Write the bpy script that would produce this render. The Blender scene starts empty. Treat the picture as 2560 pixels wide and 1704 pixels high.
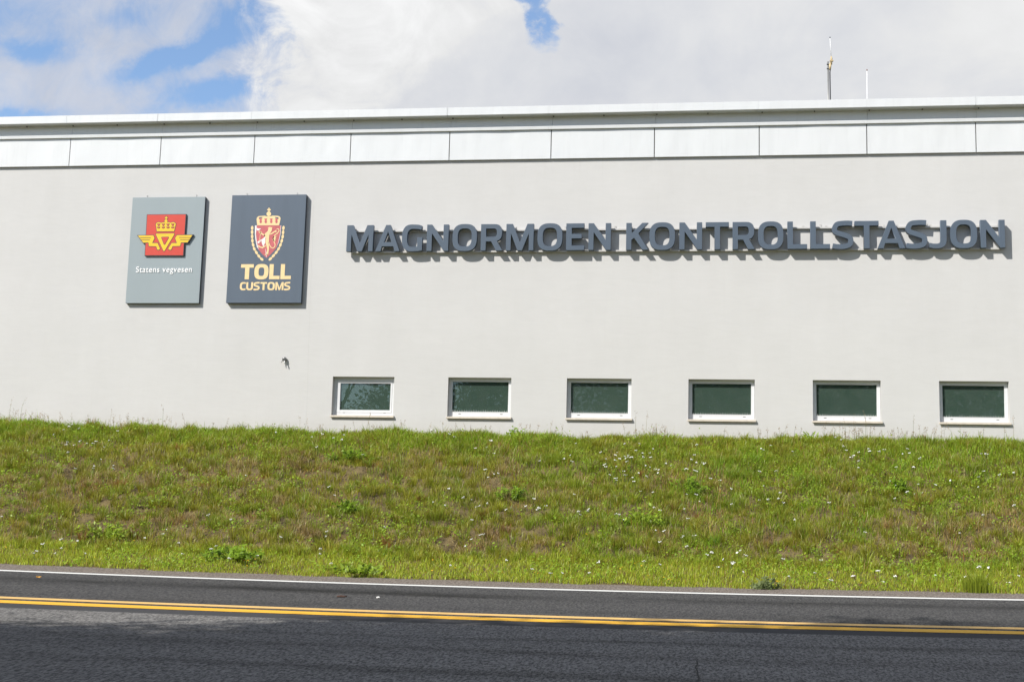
import bpy, bmesh, math, random
import numpy as np
from mathutils import Vector, Matrix
R_ = math.radians
sc = bpy.context.scene
col = sc.collection
rng = np.random.default_rng(11)
random.seed(5)

# ------------------------------------------------------------------ camera
cam = bpy.data.cameras.new('camera')
cam.sensor_width = 36; cam.lens = 3550/2560*36
cam.clip_start = .1; cam.clip_end = 3000
co = bpy.data.objects.new('camera', cam); col.objects.link(co)
right = Vector((0.98935907, 0.14308151, 0.02638785))
up = Vector((-0.00355951, -0.1575093, 0.98751109))
fwd = Vector((-0.14545091, 0.97709698, 0.15532395))
m = Matrix((right, up, -fwd)).transposed().to_4x4()
m.translation = (0, 0, 1.6)
co.matrix_world = m
sc.camera = co

# ------------------------------------------------------------------ light
SUN = Vector((.95, 1.0, -1.18)).normalized()          # direction the sunlight travels
sl = bpy.data.lights.new('sun', 'SUN'); sl.energy = 4.5; sl.angle = R_(.53); sl.color = (1.0, .96, .90)
so = bpy.data.objects.new('sun', sl); col.objects.link(so)
so.rotation_euler = SUN.to_track_quat('-Z', 'Y').to_euler()
sc.view_settings.view_transform = 'Standard'; sc.view_settings.look = 'None'
sc.view_settings.exposure = .3; sc.view_settings.gamma = 1
sc.view_settings.use_curve_mapping = False
sc.cycles.max_bounces = 6; sc.cycles.transparent_max_bounces = 12
sc.cycles.use_denoising = True

world = bpy.data.worlds.new('World'); sc.world = world
world.use_nodes = True
wt = world.node_tree; wt.nodes.clear()
class G:                                             # small shader-graph helper
    def __init__(s, t): s.t = t
    def n(s, k, **kw):
        o = s.t.nodes.new(k)
        for a, b in kw.items(): setattr(o, a, b)
        return o
    def put(s, sock, v):
        if hasattr(v, 'is_output'): s.t.links.new(v, sock)
        elif v is not None:
            if hasattr(sock.default_value, '__len__') and not hasattr(v, '__len__'): v = (v, v, v)
            if hasattr(sock.default_value, '__len__') and len(sock.default_value) == 4 and len(v) == 3: v = (*v, 1)
            sock.default_value = v
    def m(s, op, a, b=None, c=None, clamp=False):
        o = s.n('ShaderNodeMath', operation=op, use_clamp=clamp)
        s.put(o.inputs[0], a)
        if b is not None: s.put(o.inputs[1], b)
        if c is not None: s.put(o.inputs[2], c)
        return o.outputs[0]
    def noise(s, vec, scale, detail=4, rough=.55, dist=0, kind='3D'):
        o = s.n('ShaderNodeTexNoise', noise_dimensions=kind)
        if vec is not None: s.put(o.inputs['Vector'], vec)
        o.inputs['Scale'].default_value = scale; o.inputs['Detail'].default_value = detail
        o.inputs['Roughness'].default_value = rough; o.inputs['Distortion'].default_value = dist
        return o.outputs['Fac'], o.outputs['Color']
    def mix(s, f, a, b, mode='MIX'):
        o = s.n('ShaderNodeMix', data_type='RGBA', blend_type=mode)
        s.put(o.inputs[0], f); s.put(o.inputs[6], a); s.put(o.inputs[7], b)
        return o.outputs[2]
    def ss(s, x, a, b, lo=0, hi=1):
        o = s.n('ShaderNodeMapRange', interpolation_type='SMOOTHSTEP')
        s.put(o.inputs[0], x)
        for i, v in enumerate((a, b, lo, hi)): o.inputs[i+1].default_value = v
        return o.outputs[0]
    def lin(s, x, a, b, lo=0, hi=1):
        o = s.n('ShaderNodeMapRange'); s.put(o.inputs[0], x)
        for i, v in enumerate((a, b, lo, hi)): o.inputs[i+1].default_value = v
        return o.outputs[0]
    def xyz(s, v):
        o = s.n('ShaderNodeSeparateXYZ'); s.put(o.inputs[0], v); return o.outputs
    def cxyz(s, x, y, z=0):
        o = s.n('ShaderNodeCombineXYZ')
        for i, v in enumerate((x, y, z)): s.put(o.inputs[i], v)
        return o.outputs[0]
    def vm(s, op, a, b):
        o = s.n('ShaderNodeVectorMath', operation=op); s.put(o.inputs[0], a); s.put(o.inputs[1], b); return o.outputs[0]
g = G(wt)
sky = g.n('ShaderNodeTexSky', sky_type='NISHITA', sun_disc=False)
sky.sun_elevation = math.asin(-SUN.z); sky.sun_rotation = math.atan2(-SUN.x, -SUN.y)
sky.air_density = 1.0; sky.dust_density = .6; sky.ozone_density = 1.6
d = g.n('ShaderNodeTexCoord').outputs['Generated']
dx, dy, dz = g.xyz(d)
front = g.ss(dy, .25, .5)
yy = g.m('MAXIMUM', dy, .2)
U0 = g.m('DIVIDE', dx, yy); V0 = g.m('DIVIDE', dz, yy)
P0 = g.cxyz(U0, V0)
wob = g.noise(P0, 9, 6, .62)[1]
wob2 = g.noise(P0, 38, 5, .65)[1]
o = g.n('ShaderNodeVectorMath', operation='MULTIPLY_ADD'); g.put(o.inputs[0], g.vm('SUBTRACT', wob, (.5, .5, .5))); o.inputs[1].default_value = (.075, .05, 0); g.put(o.inputs[2], P0)
o2 = g.n('ShaderNodeVectorMath', operation='MULTIPLY_ADD'); g.put(o2.inputs[0], g.vm('SUBTRACT', wob2, (.5, .5, .5))); o2.inputs[1].default_value = (.026, .02, 0); g.put(o2.inputs[2], o.outputs[0])
U, V, _ = g.xyz(o2.outputs[0])
def blob(u, v, ru, rv, w, rot=0):
    a = g.m('SUBTRACT', U, u); b = g.m('SUBTRACT', V, v)
    if rot:
        c, s_ = math.cos(rot), math.sin(rot)
        a, b = g.m('ADD', g.m('MULTIPLY', a, c), g.m('MULTIPLY', b, s_)), g.m('SUBTRACT', g.m('MULTIPLY', b, c), g.m('MULTIPLY', a, s_))
    a = g.m('DIVIDE', a, ru); b = g.m('DIVIDE', b, rv)
    e = g.m('ADD', g.m('MULTIPLY', a, a), g.m('MULTIPLY', b, b))
    return g.m('MULTIPLY', g.m('POWER', 2.71828, g.m('MULTIPLY', e, -1)), w)
def total(L):
    t = blob(*L[0])
    for q in L[1:]: t = g.m('ADD', t, blob(*q))
    return t
# the cloudscape over the roof, as directions in the sky: a veil with blue openings, a bright cumulus, grey overcast
blue = total([(-.345, .414, .040, .020, .50), (-.385, .390, .050, .012, .42, .35), (-.43, .379, .030, .009, .30, .3), (-.535, .392, .035, .010, .34), (-.575, .425, .05, .02, .22),
              (-.455, .422, .03, .012, .20), (-.385, .3475, .036, .012, .42), (-.548, .339, .045, .007, .30)])
fine = g.noise(P0, 24, 9, .64, .6)[0]
billow = g.noise(g.vm('ADD', P0, (3.1, 1.7, 0)), 11, 8, .6, 1.1)[0]
broad = g.noise(P0, 6, 6, .55)[0]
veil = g.ss(g.m('SUBTRACT', g.m('ADD', g.m('MULTIPLY', fine, .75), .30), g.m('MULTIPLY', blue, 1.25)), .22, .82, .0, .93)
cum = g.ss(g.m('ADD', g.m('ADD', U, .360), g.m('MULTIPLY', g.m('SUBTRACT', fine, .5), .11)), -.012, .032)        # left edge of the cumulus
gap = g.ss(g.m('SUBTRACT', g.m('ADD', blob(-.1295, .403, .0105, .026, 1.0, .2), blob(-.145, .426, .016, .010, .8)), g.m('MULTIPLY', g.m('SUBTRACT', fine, .42), 1.15)), .26, .92, 0, .95)
cover_f = g.m('MULTIPLY', g.m('ADD', veil, g.m('MULTIPLY', cum, g.m('SUBTRACT', 1, veil))), g.m('SUBTRACT', 1, gap))
over = g.ss(g.m('ADD', g.m('SUBTRACT', g.m('ADD', U, .282), g.m('MULTIPLY', g.m('SUBTRACT', V, .337), 1.63)), g.m('MULTIPLY', g.m('SUBTRACT', billow, .5), .13)), -.012, .028)
allf, _c = g.noise(d, 2.2, 7, .58, .3)
cover_r = g.ss(allf, .40, .56)
cover = g.m('ADD', g.m('MULTIPLY', cover_f, front), g.m('MULTIPLY', cover_r, g.m('SUBTRACT', 1, front)))
lum_c = g.m('ADD', g.m('ADD', .70, g.m('MULTIPLY', g.m('SUBTRACT', billow, .5), .42)), g.m('MULTIPLY', g.m('SUBTRACT', fine, .5), .14))
lum_o = g.m('ADD', g.m('ADD', .590, g.ss(U, -.15, .12, 0, .05)), g.m('ADD', g.m('MULTIPLY', g.m('SUBTRACT', broad, .5), .34), g.m('MULTIPLY', g.m('SUBTRACT', billow, .5), .12)))
lum_v = g.m('ADD', .545, g.m('MULTIPLY', g.m('SUBTRACT', billow, .5), .16))
def mixv(f, a, b): return g.m('ADD', a, g.m('MULTIPLY', f, g.m('SUBTRACT', b, a)))
lum_f = mixv(cum, lum_v, mixv(over, lum_c, lum_o))
lum = g.m('ADD', g.m('MULTIPLY', lum_f, front), g.m('MULTIPLY', g.lin(allf, .4, .75, .34, .52), g.m('SUBTRACT', 1, front)))
ccol = g.mix(g.m('MULTIPLY', g.lin(lum, .46, .66), g.m('ADD', .35, g.m('MULTIPLY', .65, g.m('MAXIMUM', cum, g.m('SUBTRACT', 1, front))))), (.90, .955, 1.10), (1.0, 1.005, 1.01))
ccol = g.mix(1.0, ccol, g.m('MULTIPLY', lum, 10.0/1), 'MULTIPLY')
final = g.mix(cover, g.mix(1.0, sky.outputs[0], (1.42, 1.49, 1.57), 'MULTIPLY'), ccol)
bg = g.n('ShaderNodeBackground'); g.put(bg.inputs[0], final); bg.inputs[1].default_value = .1
wo = g.n('ShaderNodeOutputWorld'); wt.links.new(bg.outputs[0], wo.inputs[0])

# ------------------------------------------------------------------ helpers
def tag(o, label=None, cat=None, group=None, kind=None):
    for k, v in (('label', label), ('category', cat), ('group', group), ('kind', kind)):
        if v: o[k] = v
    return o
def empty(name, loc=(0, 0, 0)):
    o = bpy.data.objects.new(name, None); o.location = loc; o.empty_display_size = .2; col.objects.link(o); return o
def link(name, me, mat=None, parent=None, loc=None):
    o = bpy.data.objects.new(name, me); col.objects.link(o)
    if mat:
        for q in (mat if isinstance(mat, (list, tuple)) else [mat]): me.materials.append(q)
    if parent:
        o.parent = parent
        if loc is None and parent.type == 'EMPTY': o.location = -parent.location
    if loc: o.location = loc
    return o
class MB:
    """collects boxes, tubes, prisms in one bmesh"""
    def __init__(s): s.b = bmesh.new()
    def box(s, x0, x1, y0, y1, z0, z1, mi=0):
        v = [s.b.verts.new(p) for p in ((x0,y0,z0),(x1,y0,z0),(x1,y1,z0),(x0,y1,z0),(x0,y0,z1),(x1,y0,z1),(x1,y1,z1),(x0,y1,z1))]
        for f in ((3,2,1,0),(4,5,6,7),(0,1,5,4),(1,2,6,5),(2,3,7,6),(3,0,4,7)):
            s.b.faces.new([v[i] for i in f]).material_index = mi
        return s
    def tube(s, pts, rads, n=8, cap=True, mi=0):
        pts = [Vector(p) for p in pts]; prev = None; rings = []
        if not hasattr(rads, '__len__'): rads = [rads]*len(pts)
        for i, p in enumerate(pts):
            t = (pts[min(i+1, len(pts)-1)]-pts[max(i-1, 0)]).normalized()
            a = t.orthogonal().normalized() if prev is None else (prev-prev.dot(t)*t).normalized()
            prev = a; b = t.cross(a)
            rings.append([s.b.verts.new(p+(a*math.cos(2*math.pi*k/n)+b*math.sin(2*math.pi*k/n))*rads[i]) for k in range(n)])
        for r0, r1 in zip(rings, rings[1:]):
            for k in range(n):
                f = s.b.faces.new((r0[k], r0[(k+1)%n], r1[(k+1)%n], r1[k])); f.smooth = True; f.material_index = mi
        if cap:
            s.b.faces.new(rings[0][::-1]).material_index = mi; s.b.faces.new(rings[-1]).material_index = mi
        return s
    def quad(s, *p, mi=0):
        f = s.b.faces.new([s.b.verts.new(q) for q in p]); f.material_index = mi; return s
    def profile(s, prof, x0, x1, mi=0, closed=True):
        """extrude a (y, z) outline along x"""
        a = [s.b.verts.new((x0, y, z)) for y, z in prof]; c = [s.b.verts.new((x1, y, z)) for y, z in prof]
        n = len(prof)
        for i in range(n if closed else n-1):
            s.b.faces.new((a[i], a[(i+1)%n], c[(i+1)%n], c[i])).material_index = mi
        if closed: s.b.faces.new(a[::-1]); s.b.faces.new(c)
        return s
    def build(s, name, mat, parent=None, bevel=0, loc=None):
        bmesh.ops.recalc_face_normals(s.b, faces=s.b.faces)
        if bevel:
            bmesh.ops.bevel(s.b, geom=list(s.b.edges), offset=bevel, segments=1, affect='EDGES', profile=.7)
        me = bpy.data.meshes.new(name); s.b.to_mesh(me); s.b.free()
        return link(name, me, mat, parent, loc)
def outline(name, polys, depth, yback, mat, parent=None, bevel=0, ox=0, oz=0, loc=None):
    """flat outline(s) in the wall plane (x, z) given real thickness towards the road"""
    cu = bpy.data.curves.new(name, 'CURVE'); cu.dimensions = '2D'; cu.fill_mode = 'BOTH'
    cu.extrude = depth/2; cu.bevel_depth = bevel; cu.bevel_resolution = 0; cu.offset = -bevel
    if bevel: cu.extrude = depth/2-bevel
    for p in polys:
        s = cu.splines.new('POLY'); s.points.add(len(p)-1); s.use_cyclic_u = True
        for q, (x, z) in zip(s.points, p): q.co = (x+ox, z+oz, 0, 1)
    t = bpy.data.objects.new('tmp', cu); col.objects.link(t)
    dg = bpy.context.evaluated_depsgraph_get(); dg.update()
    me = bpy.data.meshes.new_from_object(t.evaluated_get(dg))
    bpy.data.objects.remove(t); bpy.data.curves.remove(cu)
    n = len(me.vertices); a = np.empty(n*3, 'f'); me.vertices.foreach_get('co', a); a = a.reshape(-1, 3)
    b = np.stack([a[:, 0], yback-depth/2-a[:, 2], a[:, 1]], 1); me.vertices.foreach_set('co', b.ravel())
    me.name = name; me.materials.clear()
    return link(name, me, mat, parent, loc)

# ------------------------------------------------------------------ materials
def mat(name, c, rough=.6, metal=0, var=0, vscale=6, bump=0, bscale=60, spec=.5, c2=None, stretch=None, detail=5):
    m = bpy.data.materials.new(name); m.use_nodes = True
    t = m.node_tree; g = G(t); bs = t.nodes['Principled BSDF']
    bs.inputs['Roughness'].default_value = rough; bs.inputs['Metallic'].default_value = metal
    bs.inputs['Specular IOR Level'].default_value = spec
    pos = g.n('ShaderNodeTexCoord').outputs['Object']
    if stretch: pos = g.vm('MULTIPLY', pos, stretch)
    if var or c2:
        f = g.noise(pos, vscale, detail, .6)[0]
        c2 = c2 or tuple(x*(1-var) for x in c)
        g.put(bs.inputs['Base Color'], g.mix(g.lin(f, .3, .7), c2, c))
    else: bs.inputs['Base Color'].default_value = (*c, 1)
    if bump:
        b = g.n('ShaderNodeBump'); b.inputs['Strength'].default_value = bump; b.inputs['Distance'].default_value = .01
        g.put(b.inputs['Height'], g.noise(pos, bscale, 5, .6)[0]); t.links.new(b.outputs[0], bs.inputs['Normal'])
    return m
def stucco():
    m = bpy.data.materials.new('wall_render'); m.use_nodes = True
    t = m.node_tree; g = G(t); bs = t.nodes['Principled BSDF']; bs.inputs['Roughness'].default_value = .85; bs.inputs['Specular IOR Level'].default_value = .25
    pos = g.n('ShaderNodeTexCoord').outputs['Object']
    x, y, z = g.xyz(pos)
    big = g.noise(pos, .7, 5, .6)[0]; mid = g.noise(g.vm('MULTIPLY', pos, (1, 1, .25)), 2.2, 6, .65)[0]
    trowel = g.noise(g.vm('MULTIPLY', pos, (.5, 1, 2.2)), 3.5, 5, .6, 1.2)[0]
    streak = g.noise(g.vm('MULTIPLY', pos, (6, 1, .18)), 2.0, 4, .6)[0]
    f = g.m('ADD', g.m('MULTIPLY', big, .4), g.m('ADD', g.m('MULTIPLY', mid, .3), g.m('MULTIPLY', trowel, .3)))
    c = g.mix(g.lin(f, .35, .65), (.566, .561, .547), (.610, .605, .592))
    dirt = g.m('MULTIPLY', g.ss(streak, .56, .74), g.m('ADD', .05, g.m('MULTIPLY', g.ss(z, 9.1, 9.53), .12)))
    low = g.m('MULTIPLY', g.ss(g.m('ADD', z, g.m('MULTIPLY', g.m('SUBTRACT', mid, .5), .35)), 4.45, 4.1), .22)
    c = g.mix(g.m('ADD', dirt, low), c, (.46, .45, .41))
    g.put(bs.inputs['Base Color'], c)
    b = g.n('ShaderNodeBump'); b.inputs['Strength'].default_value = .14; b.inputs['Distance'].default_value = .004
    g.put(b.inputs['Height'], g.m('ADD', g.noise(pos, 40, 4, .6)[0], g.m('MULTIPLY', trowel, 3))); t.links.new(b.outputs[0], bs.inputs['Normal'])
    return m
def sheet_metal(name, c, bump):
    m = bpy.data.materials.new(name); m.use_nodes = True
    t = m.node_tree; g = G(t); bs = t.nodes['Principled BSDF']; bs.inputs['Roughness'].default_value = .32; bs.inputs['Specular IOR Level'].default_value = .6
    pos = g.n('ShaderNodeTexCoord').outputs['Object']
    streak = g.noise(g.vm('MULTIPLY', pos, (5, 1, .4)), 3, 4, .6)[0]
    g.put(bs.inputs['Base Color'], g.mix(g.ss(streak, .5, .8, 0, .5), c, tuple(v*.9 for v in c)))
    b = g.n('ShaderNodeBump'); b.inputs['Strength'].default_value = bump; b.inputs['Distance'].default_value = .05
    g.put(b.inputs['Height'], g.noise(g.vm('MULTIPLY', pos, (1.6, 1, .7)), 1.6, 2, .4)[0]); t.links.new(b.outputs[0], bs.inputs['Normal'])
    return m
M = {}
M['wall'] = stucco()
M['fascia'] = sheet_metal('white_sheet_metal', (.70, .715, .72), .34)
M['fascia_dark'] = mat('shadow_gap_board', (.16, .15, .13), .8)
M['recess'] = sheet_metal('grey_white_sheet', (.74, .75, .73), .05)
M['roof'] = mat('roof_felt', (.12, .12, .12), .9, var=.3, bump=.3)
M['frame'] = mat('white_window_frame', (.72, .73, .74), .35, var=.06, vscale=12)
M['sill'] = mat('sill_stone', (.60, .54, .45), .7, var=.2, vscale=14, bump=.2)
M['slot'] = mat('drain_slot', (.12, .12, .12), .6)
M['interior'] = mat('dark_room', (.02, .025, .022), .9)
M['letter'] = mat('letter_paint', (.098, .128, .168), .42, var=.06, vscale=3, spec=.4)
M['letter_side'] = mat('letter_return', (.08, .105, .14), .45)
M['rail'] = mat('mounting_rail', (.56, .55, .53), .5, var=.08)
M['board_light'] = mat('light_sign_paint', (.315, .365, .38), .38, var=.05, vscale=1.4, spec=.45, stretch=(1, 1, .3))
M['board_dark'] = mat('slate_sign_paint', (.108, .138, .178), .4, var=.10, vscale=1.6, spec=.45, stretch=(2.2, 1, .35))
M['sign_edge'] = mat('sign_return', (.05, .065, .085), .5)
M['red'] = mat('emblem_red', (.62, .055, .030), .45, var=.06, vscale=8)
M['outline'] = mat('emblem_outline', (.075, .06, .065), .5)
M['yellow'] = mat('emblem_yellow', (.84, .55, .015), .45, var=.05, vscale=8)
M['whitetxt'] = mat('white_lettering', (.86, .86, .86), .4)
M['gold'] = mat('crest_gold', (.88, .66, .34), .5, var=.10, vscale=14)
M['faded_red'] = mat('crest_faded_red', (.60, .135, .145), .55, var=.25, vscale=10, detail=8)
M['peel'] = mat('crest_peeled_white', (.82, .78, .76), .6)
M['galv'] = mat('galvanised_pole', (.36, .36, .35), .45, .6, var=.2, vscale=8)
M['white'] = mat('white_plastic', (.82, .82, .82), .4)
M['beige'] = mat('beige_plastic', (.60, .46, .25), .5)
M['black'] = mat('black_cable', (.03, .03, .035), .5)
def glass():
    m = bpy.data.materials.new('window_glass'); m.use_nodes = True
    t = m.node_tree; g = G(t); t.nodes.clear()
    tr = g.n('ShaderNodeBsdfTransparent'); tr.inputs[0].default_value = (.80, .88, .84, 1)
    gl = g.n('ShaderNodeBsdfGlossy'); gl.inputs['Roughness'].default_value = .0
    pos = g.n('ShaderNodeTexCoord').outputs['Object']
    b = g.n('ShaderNodeBump'); b.inputs['Strength'].default_value = .02; b.inputs['Distance'].default_value = .02
    g.put(b.inputs['Height'], g.noise(pos, 3, 2, .5)[0]); t.links.new(b.outputs[0], gl.inputs['Normal'])
    lw = g.n('ShaderNodeLayerWeight'); lw.inputs['Blend'].default_value = .5
    fr = g.m('ADD', .055, g.m('MULTIPLY', g.m('POWER', lw.outputs['Facing'], 5), .9))
    mx = g.n('ShaderNodeMixShader'); g.put(mx.inputs[0], fr); t.links.new(tr.outputs[0], mx.inputs[1]); t.links.new(gl.outputs[0], mx.inputs[2])
    # specks of dirt on the outside
    df = g.n('ShaderNodeBsdfDiffuse'); df.inputs[0].default_value = (.45, .47, .45, 1)
    v = g.n('ShaderNodeTexVoronoi'); g.put(v.inputs['Vector'], pos); v.inputs['Scale'].default_value = 26
    sp = g.m('MULTIPLY', g.ss(v.outputs['Distance'], .13, .05), g.ss(g.noise(pos, 9, 2)[0], .52, .66))
    low = g.m('MULTIPLY', g.noise(pos, 5, 5, .7)[0], .06)
    mx2 = g.n('ShaderNodeMixShader'); g.put(mx2.inputs[0], g.m('ADD', g.m('MULTIPLY', sp, .22), low)); t.links.new(mx.outputs[0], mx2.inputs[1]); t.links.new(df.outputs[0], mx2.inputs[2])
    o = g.n('ShaderNodeOutputMaterial'); t.links.new(mx2.outputs[0], o.inputs[0])
    return m
M['glass'] = glass()
M['blind'] = mat('green_blind', (.060, .094, .078), .8, var=.12, vscale=30, stretch=(1, 1, 3))

# ------------------------------------------------------------------ terrain
def sag(X): return .89*(1-np.cos(2*np.pi*(np.asarray(X)+2.8)/100))/2-.035
def crest(X): return np.interp(X, [-14.5, -9, -4, 5.5], [.11, .03, 0, .035])
def terr(X, Y):
    q = Y-.02*(X+2.5)
    return np.interp(q, [0, 19.9, 21.3, 26.2, 27.2], [0, .07*19.9, 1.74, 3.93, 3.96])+sag(X)*np.clip((22-Y)/3, 0, 1)+crest(X)*np.clip((Y-21)/5, 0, 1)
def vnoise(X, Y, s, seed, octv=3):
    """value noise, numpy"""
    t = np.random.default_rng(seed).random((256, 256)); out = 0; amp = 1; tot = 0
    for k in range(octv):
        x = X*s*2**k+17.3*k; y = Y*s*2**k+9.1*k
        xi = np.floor(x).astype(int); yi = np.floor(y).astype(int); fx = x-xi; fy = y-yi
        fx = fx*fx*(3-2*fx); fy = fy*fy*(3-2*fy)
        a = t[xi%256, yi%256]; b = t[(xi+1)%256, yi%256]; c = t[xi%256, (yi+1)%256]; e = t[(xi+1)%256, (yi+1)%256]
        out = out+amp*((a*(1-fx)+b*fx)*(1-fy)+(c*(1-fx)+e*fx)*fy); tot += amp; amp *= .5
    return out/tot
def relief(X, Y):
    """tussocky lumps of the bank, fading out at the verge and against the wall"""
    return ((vnoise(X+100, Y, 1.2, 4)-.5)*.10+(vnoise(X+40, Y+40, 2.5, 5, 3)-.5)*.26)*np.clip((Y-20.3)/1.6, .12, 1)*np.clip((27.1-Y)/1.2, .45, 1)
def sheet(name, xs, ys, zf, m, kind='structure'):
    X, Y = np.meshgrid(xs, ys); Z = zf(X, Y); nx, ny = len(xs), len(ys)
    v = np.stack([X, Y, Z], -1).reshape(-1, 3)
    i = np.arange(nx*ny).reshape(ny, nx)
    f = np.stack([i[:-1, :-1], i[:-1, 1:], i[1:, 1:], i[1:, :-1]], -1).reshape(-1, 4)
    me = bpy.data.meshes.new(name); me.from_pydata(v.tolist(), [], f.tolist()); me.shade_smooth()
    return tag(link(name, me, m), kind=kind)
M['earth'] = mat('field_earth', (.13, .15, .045), .95, c2=(.17, .14, .075), vscale=.8)
def bank_mat():
    m = bpy.data.materials.new('bank_soil'); m.use_nodes = True
    t = m.node_tree; g = G(t); bs = t.nodes['Principled BSDF']; bs.inputs['Roughness'].default_value = .95; bs.inputs['Specular IOR Level'].default_value = .15
    pos = g.n('ShaderNodeTexCoord').outputs['Object']
    f = g.noise(pos, 6, 8, .7)[0]; h = g.noise(pos, 55, 4, .7)[0]
    c = g.mix(g.ss(f, .38, .62), (.06, .045, .025), (.17, .13, .062))
    c = g.mix(g.m('MULTIPLY', g.ss(h, .4, .7), .5), c, (.26, .20, .10))
    g.put(bs.inputs['Base Color'], c)
    b = g.n('ShaderNodeBump'); b.inputs['Strength'].default_value = .8; b.inputs['Distance'].default_value = .03
    g.put(b.inputs['Height'], g.noise(pos, 30, 6, .7)[0]); t.links.new(b.outputs[0], bs.inputs['Normal'])
    return m
M['bank'] = bank_mat()
xr = np.r_[np.linspace(-120, -24, 25), np.linspace(-23.5, 20, 120), np.linspace(21, 120, 26)]
def zground(X, Y): return np.clip(Y, -60, 10.0)*.07*np.clip(1, 0, 1)+np.clip(sag(X), -1, .9)*np.clip(1, 0, 1)-.02+0.04*(vnoise(X+200, Y+400, .4, 3)-.5)
def zbase(X, Y):
    q = Y-.02*(X+2.5)
    return np.where(q < 7.8, .07*np.clip(q, -40, 99)+sag(X)-.03, .07*20+sag(X)-1.6)
sheet('ground', np.r_[-600, xr, 600], np.r_[-600, -200, np.linspace(-60, 12, 60), 30, 200, 600], zbase, M['earth'])
sheet('embankment', np.r_[np.linspace(-60, -20, 30), np.linspace(-19.8, 16, 420), np.linspace(17, 60, 30)], np.linspace(19.3, 27.15, 120),
      lambda X, Y: np.where(Y-.02*(X+2.5) < 19.75, terr(X, Y)-.06, terr(X, Y)+relief(X, Y)-.02), M['bank'])
def road_mat():
    m = bpy.data.materials.new('asphalt'); m.use_nodes = True
    t = m.node_tree; g = G(t); bs = t.nodes['Principled BSDF']; bs.inputs['Specular IOR Level'].default_value = .12
    pos = g.n('ShaderNodeTexCoord').outputs['Object']; x, y, z = g.xyz(pos)
    q = g.m('SUBTRACT', y, g.m('MULTIPLY', g.m('ADD', x, 2.5), .02))
    wv = g.noise(g.vm('MULTIPLY', pos, (.12, 1, 1)), 1.3, 4, .6)[0]
    qw = g.m('ADD', q, g.m('MULTIPLY', g.m('SUBTRACT', wv, .5), .9))
    far = g.ss(q, 14.9, 14.98)
    sh = g.ss(g.m('ADD', q, g.m('MULTIPLY', g.m('SUBTRACT', g.noise(pos, 9, 4, .7)[0], .5), .12)), 19.06, 19.14)          # gravelly shoulder
    # wheel tracks polished darker, plus near-lane bands that paint in dappled tree shade
    def band(c, w, k): return g.m('MULTIPLY', g.m('POWER', 2.718, g.m('MULTIPLY', g.m('POWER', g.m('DIVIDE', g.m('SUBTRACT', qw, c), w), 2), -1)), k)
    tracks_shade = g.m('ADD', g.m('ADD', band(17.75, .34, .60), band(16.1, .22, .30)), band(12.5, .26, .42))
    tracks_shade = g.m('ADD', tracks_shade, g.m('ADD', band(15.62, .14, .25), g.m('ADD', band(13.45, .17, .45), band(11.2, .22, .36))))
    tracks_shade = g.m('MULTIPLY', tracks_shade, g.lin(g.noise(g.vm('MULTIPLY', pos, (.22, .8, 1)), 1.1, 5, .65)[0], .36, .62, .15, 1.15))
    grain = g.noise(g.vm('MULTIPLY', pos, (1, .30, 1)), 42, 4, .75)[0]; grain2 = g.noise(g.vm('MULTIPLY', pos, (1, .25, 1)), 85, 3, .8)[0]
    patch = g.noise(g.vm('MULTIPLY', pos, (.3, 1, 1)), .9, 6, .65)[0]
    cf = g.mix(g.ss(grain, .34, .66), (.024, .024, .026), (.115, .112, .108))
    cn = g.mix(g.ss(grain, .34, .66), (.058, .056, .055), (.265, .256, .243))
    cn = g.mix(g.ss(q, 14.62, 14.52, 1, 0), cn, (.055, .055, .058))
    c = g.mix(far, cn, cf)
    c = g.mix(g.m('MULTIPLY', g.ss(grain2, .56, .72), .22), c, (.24, .23, .215))
    c = g.mix(1.0, c, g.m('SUBTRACT', 1, g.m('MINIMUM', tracks_shade, .7)), 'MULTIPLY')
    c = g.mix(g.ss(patch, .3, .75, .25, 0), c, (.06, .06, .062))
    cs = g.mix(g.ss(grain, .35, .65), (.10, .082, .068), (.25, .215, .185))
    c = g.mix(sh, c, cs)
    g.put(bs.inputs['Base Color'], c)
    g.put(bs.inputs['Roughness'], g.lin(tracks_shade, 0, .5, .97, .93))
    b = g.n('ShaderNodeBump'); b.inputs['Strength'].default_value = .5; b.inputs['Distance'].default_value = .006
    g.put(b.inputs['Height'], g.m('ADD', grain, g.m('MULTIPLY', grain2, .5))); t.links.new(b.outputs[0], bs.inputs['Normal'])
    return m
M['road'] = road_mat()
rx = np.r_[np.linspace(-110, -24, 30), np.linspace(-23, 19, 90), np.linspace(20, 110, 30)]
def road_sheet(name, q0, q1, n, lift, m, xs=rx):
    X, Q = np.meshgrid(xs, np.linspace(q0, q1, n)); Y = Q+.02*(X+2.5); Z = .07*Q+sag(X)+lift
    nx = len(xs); v = np.stack([X, Y, Z], -1).reshape(-1, 3); i = np.arange(nx*n).reshape(n, nx)
    f = np.stack([i[:-1, :-1], i[:-1, 1:], i[1:, 1:], i[1:, :-1]], -1).reshape(-1, 4)
    me = bpy.data.meshes.new(name); me.from_pydata(v.tolist(), [], f.tolist()); me.shade_smooth()
    return tag(link(name, me, m), kind='structure')
road_sheet('road', 7.6, 20.0, 14, 0, M['road'])
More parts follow.
